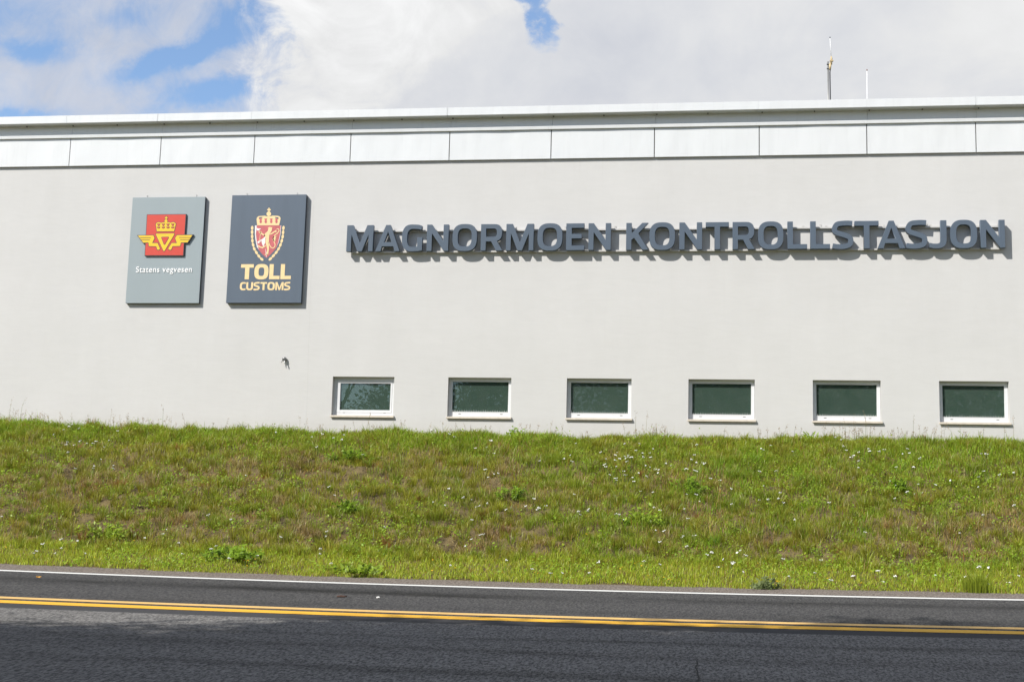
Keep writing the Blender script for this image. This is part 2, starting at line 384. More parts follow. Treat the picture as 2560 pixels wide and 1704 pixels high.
def paint(name, c, wear):
    m = bpy.data.materials.new(name); m.use_nodes = True
    t = m.node_tree; g = G(t); bs = t.nodes['Principled BSDF']; bs.inputs['Roughness'].default_value = .7; bs.inputs['Specular IOR Level'].default_value = .3
    pos = g.n('ShaderNodeTexCoord').outputs['Object']
    f = g.noise(pos, 40, 5, .8)[0]; h = g.noise(g.vm('MULTIPLY', pos, (.4, 1, 1)), 2, 5, .6)[0]
    w = g.m('MULTIPLY', g.ss(g.m('ADD', f, g.m('MULTIPLY', h, .5)), .82, 1.0), wear)
    c1 = g.mix(g.lin(h, .3, .7), tuple(v*.9 for v in c), c)
    g.put(bs.inputs['Base Color'], g.mix(w, c1, (.12, .115, .10)))
    b = g.n('ShaderNodeBump'); b.inputs['Strength'].default_value = .4; b.inputs['Distance'].default_value = .005
    g.put(b.inputs['Height'], f); t.links.new(b.outputs[0], bs.inputs['Normal'])
    return m
M['edge_paint'] = paint('white_road_paint', (.80, .79, .76), .7)
M['yellow_pale'] = paint('worn_yellow_road_paint', (.72, .46, .16), .6)
M['yellow_paint'] = paint('yellow_road_paint', (.80, .43, .03), .5)
road_sheet('white_edge_line', 18.82, 18.99, 3, .004, M['edge_paint'])
road_sheet('yellow_centre_line', 15.42, 15.62, 3, .004, M['yellow_pale'])
road_sheet('yellow_centre_line', 14.98, 15.26, 3, .004, M['yellow_paint'])

# ------------------------------------------------------------------ the building
JOINTS = [-25.6, -23.57, -21.54, -19.5, -17.46, -15.43, -13.421, -11.442, -9.434, -7.416, -5.382, -3.335, -1.3, .723, 2.755, 4.771, 6.8, 8.83, 10.86, 12.9]
WINS = [-7.574, -5.255, -2.930, -.605, 1.713, 4.010]; WW = 1.243
ZS, ZT = 4.375, 5.17; YW = 27.0; X0, X1 = JOINTS[0], JOINTS[-1]
bld = tag(empty('control_station', (-5, 27.2, 4)), 'long pale rendered control station with white metal fascia and six low windows', 'building')
w = MB()
edges = [X0]+[v for a in WINS for v in (a, a+WW)]+[X1]
w.quad((X0,YW,2.2),(X1,YW,2.2),(X1,YW,ZS),(X0,YW,ZS)); w.quad((X0,YW,ZT),(X1,YW,ZT),(X1,YW,10.40),(X0,YW,10.40))
for a, b in zip(edges[::2], edges[1::2]): w.quad((a,YW,ZS),(b,YW,ZS),(b,YW,ZT),(a,YW,ZT))
for a in WINS:
    b = a+WW; y2 = YW+.16
    w.quad((a,YW,ZS),(a,YW,ZT),(a,y2,ZT),(a,y2,ZS)); w.quad((b,YW,ZS),(b,y2,ZS),(b,y2,ZT),(b,YW,ZT))
    w.quad((a,YW,ZT),(b,YW,ZT),(b,y2,ZT),(a,y2,ZT)); w.quad((a,YW,ZS),(a,y2,ZS),(b,y2,ZS),(b,YW,ZS))
# ends and back
w.quad((X0,YW,2.2),(X0,YW,10.4),(X0,46,10.4),(X0,46,2.2)); w.quad((X1,YW,2.2),(X1,46,2.2),(X1,46,10.4),(X1,YW,10.4)); w.quad((X0,46,2.2),(X0,46,10.4),(X1,46,10.4),(X1,46,2.2))
wall = w.build('wall', M['wall'], bld)
# the fine joint in the render that runs down between the signs and the lettering
j = MB(); px = None
jr = random.Random(3)
zz = 9.40; x = -8.155
while zz > 4.2:
    z2 = max(4.2, zz-jr.uniform(.25, .7)); xx = -8.155+(9.40-z2)*.0155+jr.uniform(-.006, .006)
    j.quad((x-.003,YW-.0005,zz),(x+.003,YW-.0012,zz),(xx+.003,YW-.0012,z2),(xx-.003,YW-.0005,z2)); x = xx; zz = z2
j.build('render_joint', M['wall'], wall)
MB().box(X0, X1, 27.3, 46, 10.25, 10.33).build('roof', M['roof'], bld)
MB().box(X0+.3, X1-.3, 27.35, 27.4, 4.0, 5.6).build('dark_interior', M['interior'], bld)
MB().box(X0, X1, YW-.014, YW-.002, 9.60, 10.12).build('fascia_backing', M['fascia_dark'], bld)
fr = random.Random(8)
for a, b in zip(JOINTS, JOINTS[1:]):
    # slightly buckled sheet panel
    n = 14; mb = MB(); y = YW-.05; grid = []
    ph = fr.uniform(0, 6); am = fr.uniform(.002, .006)
    for iz in range(5):
        row = []
        for ix in range(n+1):
            u = ix/n; v = iz/4
            dy = am*math.sin(u*math.pi)*math.sin(u*9+ph)*(.35+.65*v)
            row.append(mb.b.verts.new((a+.009+(b-a-.018)*u, y+dy, 9.531+(10.128-9.531)*v)))
        grid.append(row)
    for iz in range(4):
        for ix in range(n):
            f = mb.b.faces.new((grid[iz][ix], grid[iz][ix+1], grid[iz+1][ix+1], grid[iz+1][ix])); f.smooth = True
    # folded returns on all four sides (their own vertices: the fold is a crisp edge)
    V = lambda L: mb.b.faces.new([mb.b.verts.new(p) for p in L])
    ring = [(a+.009+(b-a-.018)*ix/n, grid[0][ix].co.y, 9.531) for ix in range(n+1)]
    V(ring+[(b-.009, y+.034, 9.531), (a+.009, y+.034, 9.531)])
    ring = [(a+.009+(b-a-.018)*ix/n, grid[4][ix].co.y, 10.128) for ix in range(n+1)]
    V(ring+[(b-.009, y+.034, 10.128), (a+.009, y+.034, 10.128)])
    for xx in (a+.009, b-.009): V([(xx, y, 9.531), (xx, y+.034, 9.531), (xx, y+.034, 10.128), (xx, y, 10.128)])
    mb.build('fascia_panel', M['fascia'], bld)
    c = MB(); a2 = a-.03+fr.uniform(-.01, .01); b2 = b-.03
    c.profile([(26.74, 10.39), (26.74, 10.548), (26.76, 10.556), (27.32, 10.60), (27.32, 10.39)], a2+.003, b2-.001)
    c.box(a2-.004, a2+.006, 26.737, 26.75, 10.392, 10.552)
    cap = c.build('roof_cap', M['fascia'], bld)
    for k in (.04, .53):
        x = a2+(b-a)*k; MB().box(x-.011, x+.011, 26.90, 26.925, 10.368, 10.389).build('fixing_clip', M['slot'], cap)
    r = MB().box(a+.02, b+.016, 26.955, 26.999, 10.182, 10.389); r.build('cornice_recess', M['recess'], bld)
    MB().profile([(26.91, 10.122), (26.905, 10.178), (26.914, 10.186), (26.999, 10.180), (26.999, 10.122)], a-.05, b-.052).build('cornice_ledge', M['fascia'], bld)

def rect(x0, x1, z0, z1): return [(x0, z0), (x1, z0), (x1, z1), (x0, z1)]
for i, a in enumerate(WINS):
    b = a+WW; zb = 4.415
    if i == 0:
        ia, ib, iz0, iz1 = a+.058, b-.052, zb+.05, ZT-.055
        f = outline('window', [rect(a+.003, b-.003, zb, ZT-.003), rect(ia, ib, iz0, iz1)], .06, YW+.155, M['frame'], bld, .002)
        f['label'] = 'opening window with a second white frame round its pane'
        ga, gb, gz0, gz1 = a+.138, b-.090, zb+.108, ZT-.118
        outline('sash', [rect(ia+.004, ib-.004, iz0+.004, iz1-.004), rect(ga, gb, gz0, gz1)], .05, YW+.142, M['frame'], f, .002)
    else:
        ga, gb, gz0, gz1 = a+.070, b-.066, zb+.098, ZT-.070
        f = outline('window', [rect(a+.003, b-.003, zb, ZT-.003), rect(ga, gb, gz0, gz1)], .06, YW+.155, M['frame'], bld, .002)
    MB().box(ga-.008, gb+.008, YW+.112, YW+.118, gz0-.008, gz1+.008).build('pane', M['glass'], f)
    MB().box(ga-.005, gb+.005, YW+.124, YW+.130, gz0-.005, gz1+.005).build('blind', M['blind'], f)
    MB().profile([(YW+.155, 4.428), (YW+.02, 4.408), (YW-.042, 4.400), (YW-.048, 4.366), (YW-.03, 4.362), (YW-.028, 4.378), (YW+.155, 4.380)], a-.012, b+.022).build('sill', M['sill'], f)
    for k in (.185, .845):
        x = a+WW*k; MB().box(x-.024, x+.024, YW+.0925, YW+.099, zb+.048, zb+.059).build('drain_slot', M['slot'], f)
    if i:
        n = 24; comb = [(ga+.004, gz0-.006), (gb-.004, gz0-.006), (gb-.004, gz0-.001)]
        for k in range(n-1, -1, -1):
            x = ga+.02+(gb-ga-.04)*k/(n-1); zt = gz0+.028+.006*math.sin(k*7.7+i); comb += [(x+.0016, gz0-.001), (x+.0016, zt), (x-.0016, zt), (x-.0016, gz0-.001)]
        outline('pin_strip', [comb+[(ga+.004, gz0-.001)]], .003, YW+.094, M['white'], f)

# ------------------------------------------------------------------ roof antennas
t = tag(empty('antenna_mast', (2.36, 31, 10.33)), 'grey roof mast with strapped cable and a white whip aerial on a beige bracket', 'antenna')
MB().tube([(2.345,31,10.32),(2.345,31,12.86)], .019, 10).build('pole', M['galv'], t)
MB().tube([(2.395,30.99,10.32),(2.39,30.99,11.9),(2.385,30.99,12.60),(2.39,30.98,12.66)], .013, 8).build('cable', M['black'], t)
for z in (11.12, 11.95, 12.70, 12.80): MB().box(2.318, 2.406, 30.965, 31.025, z-.009, z+.009).build('strap', M['galv'], t)
MB().tube([(2.385,30.97,12.66),(2.395,30.97,12.80)], [.022,.028], 8).tube([(2.41,30.97,12.78),(2.42,30.97,12.92),(2.415,30.97,12.97)], [.025,.022,.012], 8).box(2.38,2.46,30.94,31.0,12.855,12.875).build('bracket', M['beige'], t)
wh = MB().tube([(2.412,30.97,12.95),(2.392,30.97,13.40)], .0070, 6).build('whip_aerial', M['white'], t)
MB().tube([(2.392,30.97,13.40),(2.391,30.97,13.425)], .012, 6).build('tip', M['sign_edge'], wh)
t = tag(empty('whip_antenna', (3.18, 31, 10.33)), 'thin white whip aerial with a reddish tip, right of the grey roof mast', 'antenna')
MB().tube([(3.175,31,10.32),(3.192,31,12.625)], .0085, 8).build('aerial', M['white'], t)
MB().tube([(3.192,31,12.625),(3.192,31,12.66)], .011, 6).build('tip', mat('reddish_tip', (.20, .06, .045), .6), t)

# ------------------------------------------------------------------ small fitting on the wall
t = tag(empty('wall_fitting', (-8.58, 27, 5.45)), 'small white domed wall fitting with a short hanging nozzle, left of the first window', 'wall fitting')
b = MB(); bmesh.ops.create_uvsphere(b.b, u_segments=14, v_segments=8, radius=.043, matrix=Matrix.Translation((-8.575, 26.965, 5.515)) @ Matrix.Diagonal((1, .9, .85, 1)))
for f in b.b.faces: f.smooth = True
b.build('hood', M['galv'], t)
MB().tube([(-8.575,26.999,5.50),(-8.575,26.93,5.49)], [.035,.032], 12).build('lens_housing', M['slot'], t)
MB().tube([(-8.60,26.95,5.48),(-8.612,26.93,5.46),(-8.614,26.92,5.43)], [.010,.009,.008], 8).build('nozzle', M['galv'], t)
MB().tube([(-8.56,26.96,5.48),(-8.557,26.93,5.45),(-8.552,26.92,5.41)], [.011,.010,.012], 8).build('lever', M['white'], t)

# ------------------------------------------------------------------ lettering
def se(cx, cy, rx, ry, a0, a1, n=12, e=2.6):
    o = []
    for k in range(n+1):
        a = a0+(a1-a0)*k/n; c, s_ = math.cos(a), math.sin(a)
        o.append((cx+rx*math.copysign(abs(c)**(2/e), c), cy+ry*math.copysign(abs(s_)**(2/e), s_)))
    return o
PI = math.pi
def spline(P, n=8):
    P = np.array(P, float); o = []
    Q = np.vstack([2*P[0]-P[1], P, 2*P[-1]-P[-2]])
    for i in range(1, len(Q)-2):
        for t in np.arange(n)/n:
            o.append(.5*((2*Q[i])+(-Q[i-1]+Q[i+1])*t+(2*Q[i-1]-5*Q[i]+4*Q[i+1]-Q[i+2])*t*t+(-Q[i-1]+3*Q[i]-3*Q[i+1]+Q[i+2])*t**3))
    return np.array(o+[Q[-2]])
def stroke(P, hw):
    P = spline(P); T = np.gradient(P, axis=0); T /= np.hypot(*T.T)[:, None]; N = np.c_[-T[:, 1], T[:, 0]]
    return [tuple(q) for q in P+N*hw]+[tuple(q) for q in (P-N*hw)[::-1]]
def glyph(c, w, s=.195, t=.172):
    """outline of a bold square-shouldered capital, height 1, width w"""
    if c == 'O': return [se(w/2, .5, w/2, .512, 0, 2*PI, 44, 2.75)[:-1], se(w/2, .5, w/2-s*1.03, .512-t, 0, 2*PI, 36, 3.0)[:-1]]
    if c == 'M':
        k = s*.92; return [[(0,0),(0,1),(.235*w,1),(.5*w,.30+(s-.195)*.2),(.765*w,1),(w,1),(w,0),(w-k,0),(w-k,.64),(.5*w+.088,0),(.5*w-.088,0),(k,.64),(k,0)]]
    if c == 'A': return [[(0,0),(.41*w,1),(.59*w,1),(w,0),(w-.205,0),(.73*w,.185),(.27*w,.185),(.205,0)], [(.345*w,.345),(.5*w,.735),(.655*w,.345)]]
    if c == 'N':
        k = s*1.0; return [[(0,0),(0,1),(.235*w,1),(w-k,.37),(w-k,1),(w,1),(w,0),(w-.215*w,0),(k,.655),(k,0)]]
    if c == 'E':
        h = t; return [[(0,0),(0,1),(w*.985,1),(w*.985,1-h),(s*1.05,1-h),(s*1.05,.61),(w*.855,.61),(w*.855,.435),(s*1.05,.435),(s*1.05,h),(w,h),(w,0)]]
    if c == 'T':
        a, b = (w-s*1.05)/2, (w+s*1.05)/2; return [[(a,0),(a,1-t),(0,1-t),(0,1),(w,1),(w,1-t),(b,1-t),(b,0)]]
    if c == 'L': return [[(0,0),(0,1),(s,1),(s,t),(w,t),(w,0)]]
    if c == 'K': return [[(0,0),(0,1),(s,1),(s,.615),(.72*w,1),(.985*w,1),(.545*w,.61),(w,0),(.725*w,0),(.355*w,.44),(s,.37),(s,0)]]
    if c == 'R':
        ob = se(.60*w, .675, .365*w, .325, PI/2, -PI*.40, 14, 2.5); ib = se(.58*w, .675, .385*w-s, .325-t, PI/2, -PI/2, 12, 2.6)
        return [[(0,0),(0,1)]+ob+[(w,0),(w-.25,0),(.47*w,.345),(s,.345),(s,0)], [(s,1-t)]+ib+[(s,.675-.325+t)]]
    if c == 'G':
        oo = se(.5*w, .5, .5*w, .512, PI/2, 3*PI/2, 26, 2.7); ii = se(.55*w, .5, .55*w-s*1.02, .512-t, 3*PI/2, PI/2, 22, 2.8)
        return [[(w*.97,.955),(.80*w,1.0)]+oo+[(.80*w,-.005),(w,.028),(w,.515),(w-s*.98,.515),(w-s*.98,.175)]+ii+[(.76*w,.832),(w*.95,.80)]]
    if c == 'C':
        oo = se(.55*w, .5, .55*w, .512, PI/2, 3*PI/2, 26, 2.5); ii = se(.62*w, .5, .62*w-s*1.02, .512-t, 3*PI/2, PI/2, 22, 2.6)
        return [[(w,.97),(.80*w,1.008)]+oo+[(.80*w,-.008),(w,.03),(w*.97,.03+t),(.80*w,t-.012)]+ii+[(.80*w,1.012-t),(w*.97,.97-t)]]
    if c == 'U':
        oo = se(.5*w, .42, .5*w, .432, PI, 2*PI, 22, 2.6); ii = se(.5*w, .42, .5*w-s, .432-t, 2*PI, PI, 18, 2.6)
        return [[(0,1)]+oo+[(w,1),(w-s,1)]+ii+[(s,1)]]
    if c == 'J':
        oo = se(.42*w, .33, .58*w, .342, -PI/2, 0, 12, 2.5); ii = se(.42*w, .33, .58*w-s*1.05, .342-t, 0, -PI/2, 10, 2.4)
        return [[(0,.035),(.22*w,-.008)]+oo+[(w,1),(w-s*1.05,1)]+ii+[(.22*w,t-.01),(.055*w,t+.02)]]
    if c == 'S':
        h = t/2+.004; k = h
        return [stroke([(.955*w,.915),(.74*w,.928),(.48*w,1.01-k),(.24*w,.975-k),(k,.75),(.11*w+k*.4,.615),(.34*w,.55),(.52*w,.505),(.72*w,.45),(w-.13*w-k*.2,.385),(w-k,.26),(w*.80,.052+k*.95),(.54*w,-.012+k),(.26*w,.075),(.02*w,.10)], h)]
LET = [('M',-7.378,-6.839),('A',-6.788,-6.29),('G',-6.253,-5.84),('N',-5.752,-5.315),('O',-5.236,-4.746),('R',-4.67,-4.233),('M',-4.167,-3.623),('O',-3.549,-3.057),('E',-2.985,-2.628),('N',-2.551,-2.113),('K',-1.818,-1.387),('O',-1.37,-.878),('N',-.797,-.36),('T',-.294,.148),('R',.216,.64),('O',.696,1.175),('L',1.248,1.616),('L',1.675,2.041),('S',2.08,2.474),('T',2.497,2.942),('A',2.918,3.427),('S',3.437,3.83),('J',3.859,4.18),('O',4.248,4.733),('N',4.790,5.232)]
CAPH = .533; CZ = 7.655
sign = tag(empty('wall_lettering', (-1.07, 26.95, CZ)), 'long row of raised slate blue capital letters reading MAGNORMOEN KONTROLLSTASJON on two rails', 'lettering')
for c, a, b in LET:
    P = [[(a+x*CAPH, CZ+z*CAPH) for x, z in p] for p in glyph(c, (b-a)/CAPH)]
    o = outline('letter', P, .100, YW-.0610, M['letter'], sign, .003)
    for z in (CZ+.455, CZ+.012):                        # stand-off brackets behind the letter
        for x in ((a+b)/2-.12, (a+b)/2+.12): MB().box(x-.02, x+.02, YW-.0615, YW-.048, z-.012, z+.022).build('bracket', M['rail'], o)
for z in (CZ+.415, CZ-.012):
    r = MB().box(-7.30, 5.16, YW-.0600, YW-.004, z, z+.034).build('mounting_rail', M['rail'], sign, .002)
    for x in np.arange(-6.95, 5.1, .98): MB().box(x-.018, x+.018, YW-.014, YW-.002, z+.034, z+.097).build('rail_lug', M['rail'], r)

# ------------------------------------------------------------------ the two sign boards
WHITE_FLOWERS=[(-12.53,25.71),(-12.33,25.6),(-12.29,25.63),(-12.32,25.38),(-12.37,25.21),(-12.09,25.67),(-12.02,25),(-11.99,24.86),(-11.71,24.97),(-11.73,24.71),(-11.63,24.67),(-11.51,24.65),(-11.41,24.73),(-11.41,24.82),(-11.36,25.06),(-11.23,24.67),(-11.24,25.45),(-11.64,24.35),(-11.03,24.21),(-11.33,23.73),(-10.92,23.75),(-10.69,23.9),(-10.59,23.93),(-10.89,23.61),(-8.28,25.71),(-7.51,25.77),(-7.35,25.62),(-7.02,25.39),(-6.88,25.37),(-7.19,24.98),(-6.45,23.32),(-6.38,23.09),(-8.09,23.51),(-11.42,21.64),(-8.05,21.92),(-7.65,21.71),(-8.67,21.52),(-8.54,21.21),(-7.52,20.86),(-8.06,20.74),(-8.85,21.18),(-7.46,20.55),(-10.15,20.51),(-10.06,20.44),(-9.9,20.71),(-9.7,20.71),(-9.77,20.3),(-9.69,20),(-10.1,20.1),(-9.97,19.98),(-9.23,19.97),(-7.76,20.15),(-7.05,20.03),(-6.72,20.25),(-5.85,20.63),(-5.84,20.43),(-6.04,21.66),(-6.01,21.53),(-5.47,20.02),(-6.74,21.31),(-6.86,25.54),(-6.36,24.87),(-5.27,25.86),(-5.03,25.8),(-4.92,25.87),(-4.81,25.65),(-4.77,25.89),(-4.54,25.94),(-4.19,25.61),(-4.36,25.36),(-4.15,25.33),(-4.05,25.1),(-3.96,24.09),(-3.78,24),(-3.81,23.96),(-3.87,23.75),(-4.45,23.34),(-4.09,23.19),(-4.13,23.1),(-4.62,22.87),(-4.49,22.73),(-3.77,22.78),(-3.79,22.65),(-3.76,22.71),(-3.33,22.68),(-3.87,22.26),(-3.01,23.07),(-3.07,22.86),(-2.97,22.87),(-2.86,22.81),(-2.82,22.83),(-2.82,22.79),(-2.41,23.23),(-2.54,25.53),(-2.7,24.79),(-2.59,24.66),(-2.56,24.91),(-3.15,24.87),(-2.05,25.36),(-1.9,25.2),(-1.82,25.29),(-1.62,25.6),(-1.47,25.7),(-1.39,25.38),(-1.45,25.37),(-1.23,25.55),(-1.26,25.38),(-1.2,25.21),(-1.65,25.06),(-1.69,24.92),(-1.59,24.94),(-1.54,24.89),(-1.52,24.86),(-1.36,24.99),(-1.77,24.79),(-1.85,24.8),(-1.94,24.74),(-1.59,24.7),(-1.54,24.67),(-1.91,24.58),(-1.92,24.49),(-1.82,24.43),(-1.69,24.28),(-1.59,24.28),(-1.43,24.33),(-1.27,24.45),(-1.26,24.37),(-1.22,24.39),(-1.11,24.43),(-1.07,24.29),(-0.99,24.23),(-1,24.08),(-1.47,24.15),(-1.77,23.96),(-1.71,23.91),(-1.4,23.85),(-1.93,24.15),(-0.94,24.83),(-0.76,24.77),(-1.11,25.96),(-0.64,24.47),(-1.07,23.51),(-1.24,23.64),(-1.32,24.09),(-1.03,22.91),(-0.97,22.77),(-2.24,22.55),(-2.22,22.41),(-2.08,22.74),(-2,22.56),(-1.63,22.36),(-1.56,22.37),(-1.44,22.27),(-1,22.06),(-0.78,22.08),(-0.55,21.75),(-0.87,21.56),(-3.58,21.77),(-3.63,21.69),(-3.67,21.51),(-3.72,21.1),(-5.24,21.78),(-3.06,20.47),(-2.67,20.13),(-1.67,20.6),(-2.34,19.9),(-2.19,19.9),(-1.82,19.94),(-0.92,20.55),(-1.05,20.71),(-3.81,20),(-0.39,25.74),(-0.47,25.21),(-0.54,25.04),(-0.45,24.87),(-0.35,24.88),(-0.21,24.67),(-0.42,24.54),(-0.5,24.49),(-0.58,24.48),(0.74,25.87),(0.93,25.66),(0.72,25.49),(0.69,25.44),(1.24,25.5),(0.97,24.57),(0.62,24.53),(-0.17,24.07),(-0.02,23.9),(0.15,23.73),(0.73,23.8),(0.93,23.53),(-0.4,23.47),(-0.5,23.37),(-0.35,23.22),(0.66,23.32),(0.79,23.27),(1.01,23.41),(1.01,23.28),(0.2,23.14),(-0.5,22.96),(2.48,26.05),(2.15,25.64),(2.15,25.43),(2.3,25.23),(2.39,25.29),(2.25,25.13),(2.38,24.99),(2.31,24.83),(2.63,25.47),(2.61,25.4),(2.73,25.45),(2.87,25.56),(3.27,25.78),(3.17,25.4),(3.22,25.32),(3.23,24.9),(3.44,25.15),(2.93,24.77),(2.78,24.41),(2.81,24.02),(3.15,24.18),(3.01,23.81),(3.04,23.77),(3.08,23.75),(3.22,23.83),(2.79,23.54),(3.83,24.21),(3.42,24.11),(4.18,24),(4.32,24.72),(4.45,24.96),(4.57,25.56),(4.53,25.49),(4.59,25.54),(4.61,24.59),(4.82,24.61),(4.88,24.71),(4.63,23.2),(4.04,22.87),(3.62,22.45),(2.16,22.25),(1.76,23.09),(1.18,22.6),(-0.52,22.47),(-0.38,21.77),(-0.54,21.75),(-0.43,21.5),(0.33,21.39),(0.29,21.16),(0.33,21.14),(-0.21,21.12),(-0.17,21.12),(0.83,20.97),(1.4,21.01),(0.13,20.64),(0.1,20.57),(0.16,20.63),(0.12,20.83),(-0.07,20.3),(0.27,20.18),(1.33,20.22),(1.42,19.9),(0.94,19.9),(2.2,20.39),(2.4,20.18),(2.12,19.9),(1.87,20.08),(3.62,20.72),(3.75,20.73),(4.01,20.38),(3.35,20.28),(3.51,20.08),(3.82,20.09),(2.94,20.21),(1.4,26.23),(2.1,26.01),(2.12,25.8)]
YELLOW_FLOWERS=[(-9.08,24.31),(-8.79,23.69),(-8.84,23.51),(-8.46,23.46),(-8.81,22.98),(-8.98,21.07),(-11.23,21.38),(-10.21,19.98),(-10.7,20.34),(-10.26,19.9),(-10.01,19.9),(-7.78,20.05),(-6.8,20.1),(-6.78,20.22),(-6.74,20.22),(-6.76,20.07),(-9.17,19.9),(-9.07,19.9),(-6.76,19.9),(-4.14,19.91),(-4.01,19.9),(-4.1,20.46),(-3.74,20.16),(-3.67,20.15),(-3,19.99),(-3.03,19.9),(-2.47,19.9),(-2.42,19.9),(-2.52,19.9),(-1.43,20.39),(-1.43,20.3),(-1.35,20.35),(-1.31,20.72),(-1.25,20.63),(-1.17,20.69),(-1.14,20.75),(-1.09,20.5),(-0.81,20.72),(-0.99,20.08),(-0.98,19.9),(-1.01,19.9),(-0.93,19.9),(-0.76,19.9),(-0.71,19.9),(-0.63,19.9),(-1.76,23.5),(-2.06,21.85),(-4.72,25.16),(-2.52,24.38),(-0.12,20.67),(-0.12,20.47),(0.03,20.61),(0.6,21),(0.52,20.85),(1.24,20.71),(1.3,20.66),(1.32,20.45),(1.59,20.5),(2.1,20.58),(2.03,20.47),(2.35,20.15),(1.49,20.21),(1.75,19.9),(1.91,19.9),(1.9,19.9),(0.77,19.9),(0.82,19.9),(0.74,25.15),(0.87,25.26),(1.26,25.11),(0.37,24.27),(0.07,23.72),(0.82,23.94)]
WEEDS=[(-9.58,21.59,0.95,0.36),(-3.44,23.38,0.7,0.34),(-0.56,23.91,0.66,0.4),(-1.18,22.55,0.62,0.36),(2.89,24.13,0.5,0.28),(-7.13,20.68,1.1,0.18),(-5.13,20.19,0.9,0.16),(0.65,19.9,0.42,0.22),(-6.04,22.7,0.6,0.28),(1.6,26.6,0.6,0.22),(-6.57,24.94,0.9,0.26),(-3.84,26.6,0.3,0.22)]
SQ=[(0.354,1.827),(1.173,1.826),(1.172,0.98),(0.365,0.984)]
CROWN=[(0.584,1.479),(0.951,1.48),(0.978,1.629),(0.962,1.654),(0.927,1.667),(0.886,1.663),(0.864,1.653),(0.834,1.663),(0.801,1.665),(0.766,1.66),(0.721,1.664),(0.694,1.664),(0.668,1.653),(0.635,1.665),(0.593,1.667),(0.563,1.654),(0.553,1.63)]
BALL=[(0.798,1.692),(0.795,1.677),(0.786,1.665),(0.771,1.66),(0.756,1.662),(0.743,1.671),(0.734,1.685),(0.733,1.701),(0.74,1.714),(0.752,1.723),(0.767,1.725),(0.782,1.719),(0.793,1.707)]
CROSS=[(0.754,1.717),(0.757,1.75),(0.737,1.752),(0.735,1.772),(0.757,1.771),(0.754,1.789),(0.776,1.788),(0.775,1.771),(0.796,1.771),(0.798,1.752),(0.774,1.75),(0.774,1.717)]
HOLES=[[(0.572,1.638),(0.652,1.64),(0.629,1.591),(0.605,1.589)],[(0.578,1.574),(0.654,1.575),(0.648,1.547),(0.62,1.536),(0.589,1.546)],[(0.672,1.638),(0.752,1.639),(0.729,1.59),(0.706,1.588)],[(0.678,1.573),(0.755,1.574),(0.749,1.547),(0.72,1.535),(0.689,1.545)],[(0.772,1.637),(0.852,1.638),(0.829,1.589),(0.806,1.587)],[(0.778,1.572),(0.855,1.574),(0.849,1.546),(0.82,1.535),(0.789,1.544)],[(0.873,1.636),(0.953,1.637),(0.93,1.588),(0.907,1.587)],[(0.879,1.571),(0.956,1.573),(0.95,1.545),(0.921,1.534),(0.89,1.544)]]
TRI=[(0.566,1.419),(0.58,1.431),(0.95,1.432),(0.963,1.418),(0.78,1.082),(0.764,1.066),(0.749,1.078)]
TRIIN=[(0.683,1.353),(0.697,1.365),(0.839,1.366),(0.855,1.349),(0.781,1.206),(0.764,1.197),(0.749,1.207)]
WINGL=[(0.184,1.393),(0.514,1.395),(0.542,1.337),(0.5,1.237),(0.618,1.233),(0.671,1.126),(0.666,1.102),(0.642,1.093),(0.617,1.102),(0.593,1.165),(0.583,1.169),(0.44,1.173),(0.428,1.19),(0.429,1.228),(0.415,1.25),(0.308,1.246)]
WINGR=[(1.343,1.396),(1.018,1.394),(0.983,1.334),(1.029,1.233),(0.917,1.231),(0.855,1.125),(0.857,1.106),(0.887,1.091),(0.916,1.101),(0.936,1.164),(0.95,1.17),(1.087,1.171),(1.105,1.185),(1.105,1.223),(1.116,1.245),(1.252,1.246)]
SLITS=[[(0.223,1.352),(0.462,1.354),(0.466,1.343),(0.236,1.34)],[(0.258,1.308),(0.441,1.309),(0.444,1.298),(0.269,1.296)],[(1.307,1.351),(1.065,1.356),(1.066,1.344),(1.294,1.34)],[(1.283,1.308),(1.092,1.309),(1.093,1.298),(1.272,1.297)]]
VEGTXT=[(0.179,0.632),(1.37,0.635),(0.177,0.727)]
SHIELD=[(0.518,1.586),(1.066,1.581),(1.06,1.398),(1.036,1.247),(0.98,1.109),(0.884,0.996),(0.796,0.915),(0.699,0.997),(0.61,1.098),(0.556,1.25),(0.529,1.402)]
SHWHITE=[[(0.518,1.586),(0.554,1.585),(0.548,1.402),(0.576,1.237),(0.623,1.092),(0.582,1.143),(0.542,1.301),(0.525,1.427)],[(1.066,1.581),(1.06,1.398),(1.036,1.247),(0.986,1.115),(1.026,1.247),(1.051,1.398),(1.056,1.581)],[(0.553,1.539),(0.579,1.526),(0.653,1.521),(0.626,1.503),(0.595,1.477),(0.56,1.488)],[(0.663,1.287),(0.751,1.362),(0.749,1.224),(0.716,1.148),(0.687,1.205)],[(0.583,1.247),(0.669,1.3),(0.643,1.237),(0.61,1.212)],[(0.757,1.116),(0.797,0.996),(0.795,0.917),(0.779,0.99)]]
CREST=[(0.563,1.589),(1.02,1.585),(1.046,1.727),(1.027,1.765),(0.982,1.782),(0.866,1.786),(0.841,1.774),(0.751,1.774),(0.712,1.786),(0.584,1.779),(0.554,1.757),(0.542,1.719)]
CBALL=[(0.842,1.824),(0.839,1.804),(0.828,1.788),(0.811,1.778),(0.791,1.776),(0.771,1.783),(0.756,1.796),(0.746,1.815),(0.745,1.835),(0.753,1.853),(0.767,1.866),(0.786,1.872),(0.806,1.87),(0.824,1.86),(0.837,1.844)]
CCROSS=[(0.781,1.869),(0.783,1.897),(0.755,1.897),(0.754,1.923),(0.782,1.922),(0.776,1.948),(0.807,1.947),(0.805,1.922),(0.83,1.922),(0.832,1.896),(0.806,1.897),(0.81,1.869)]
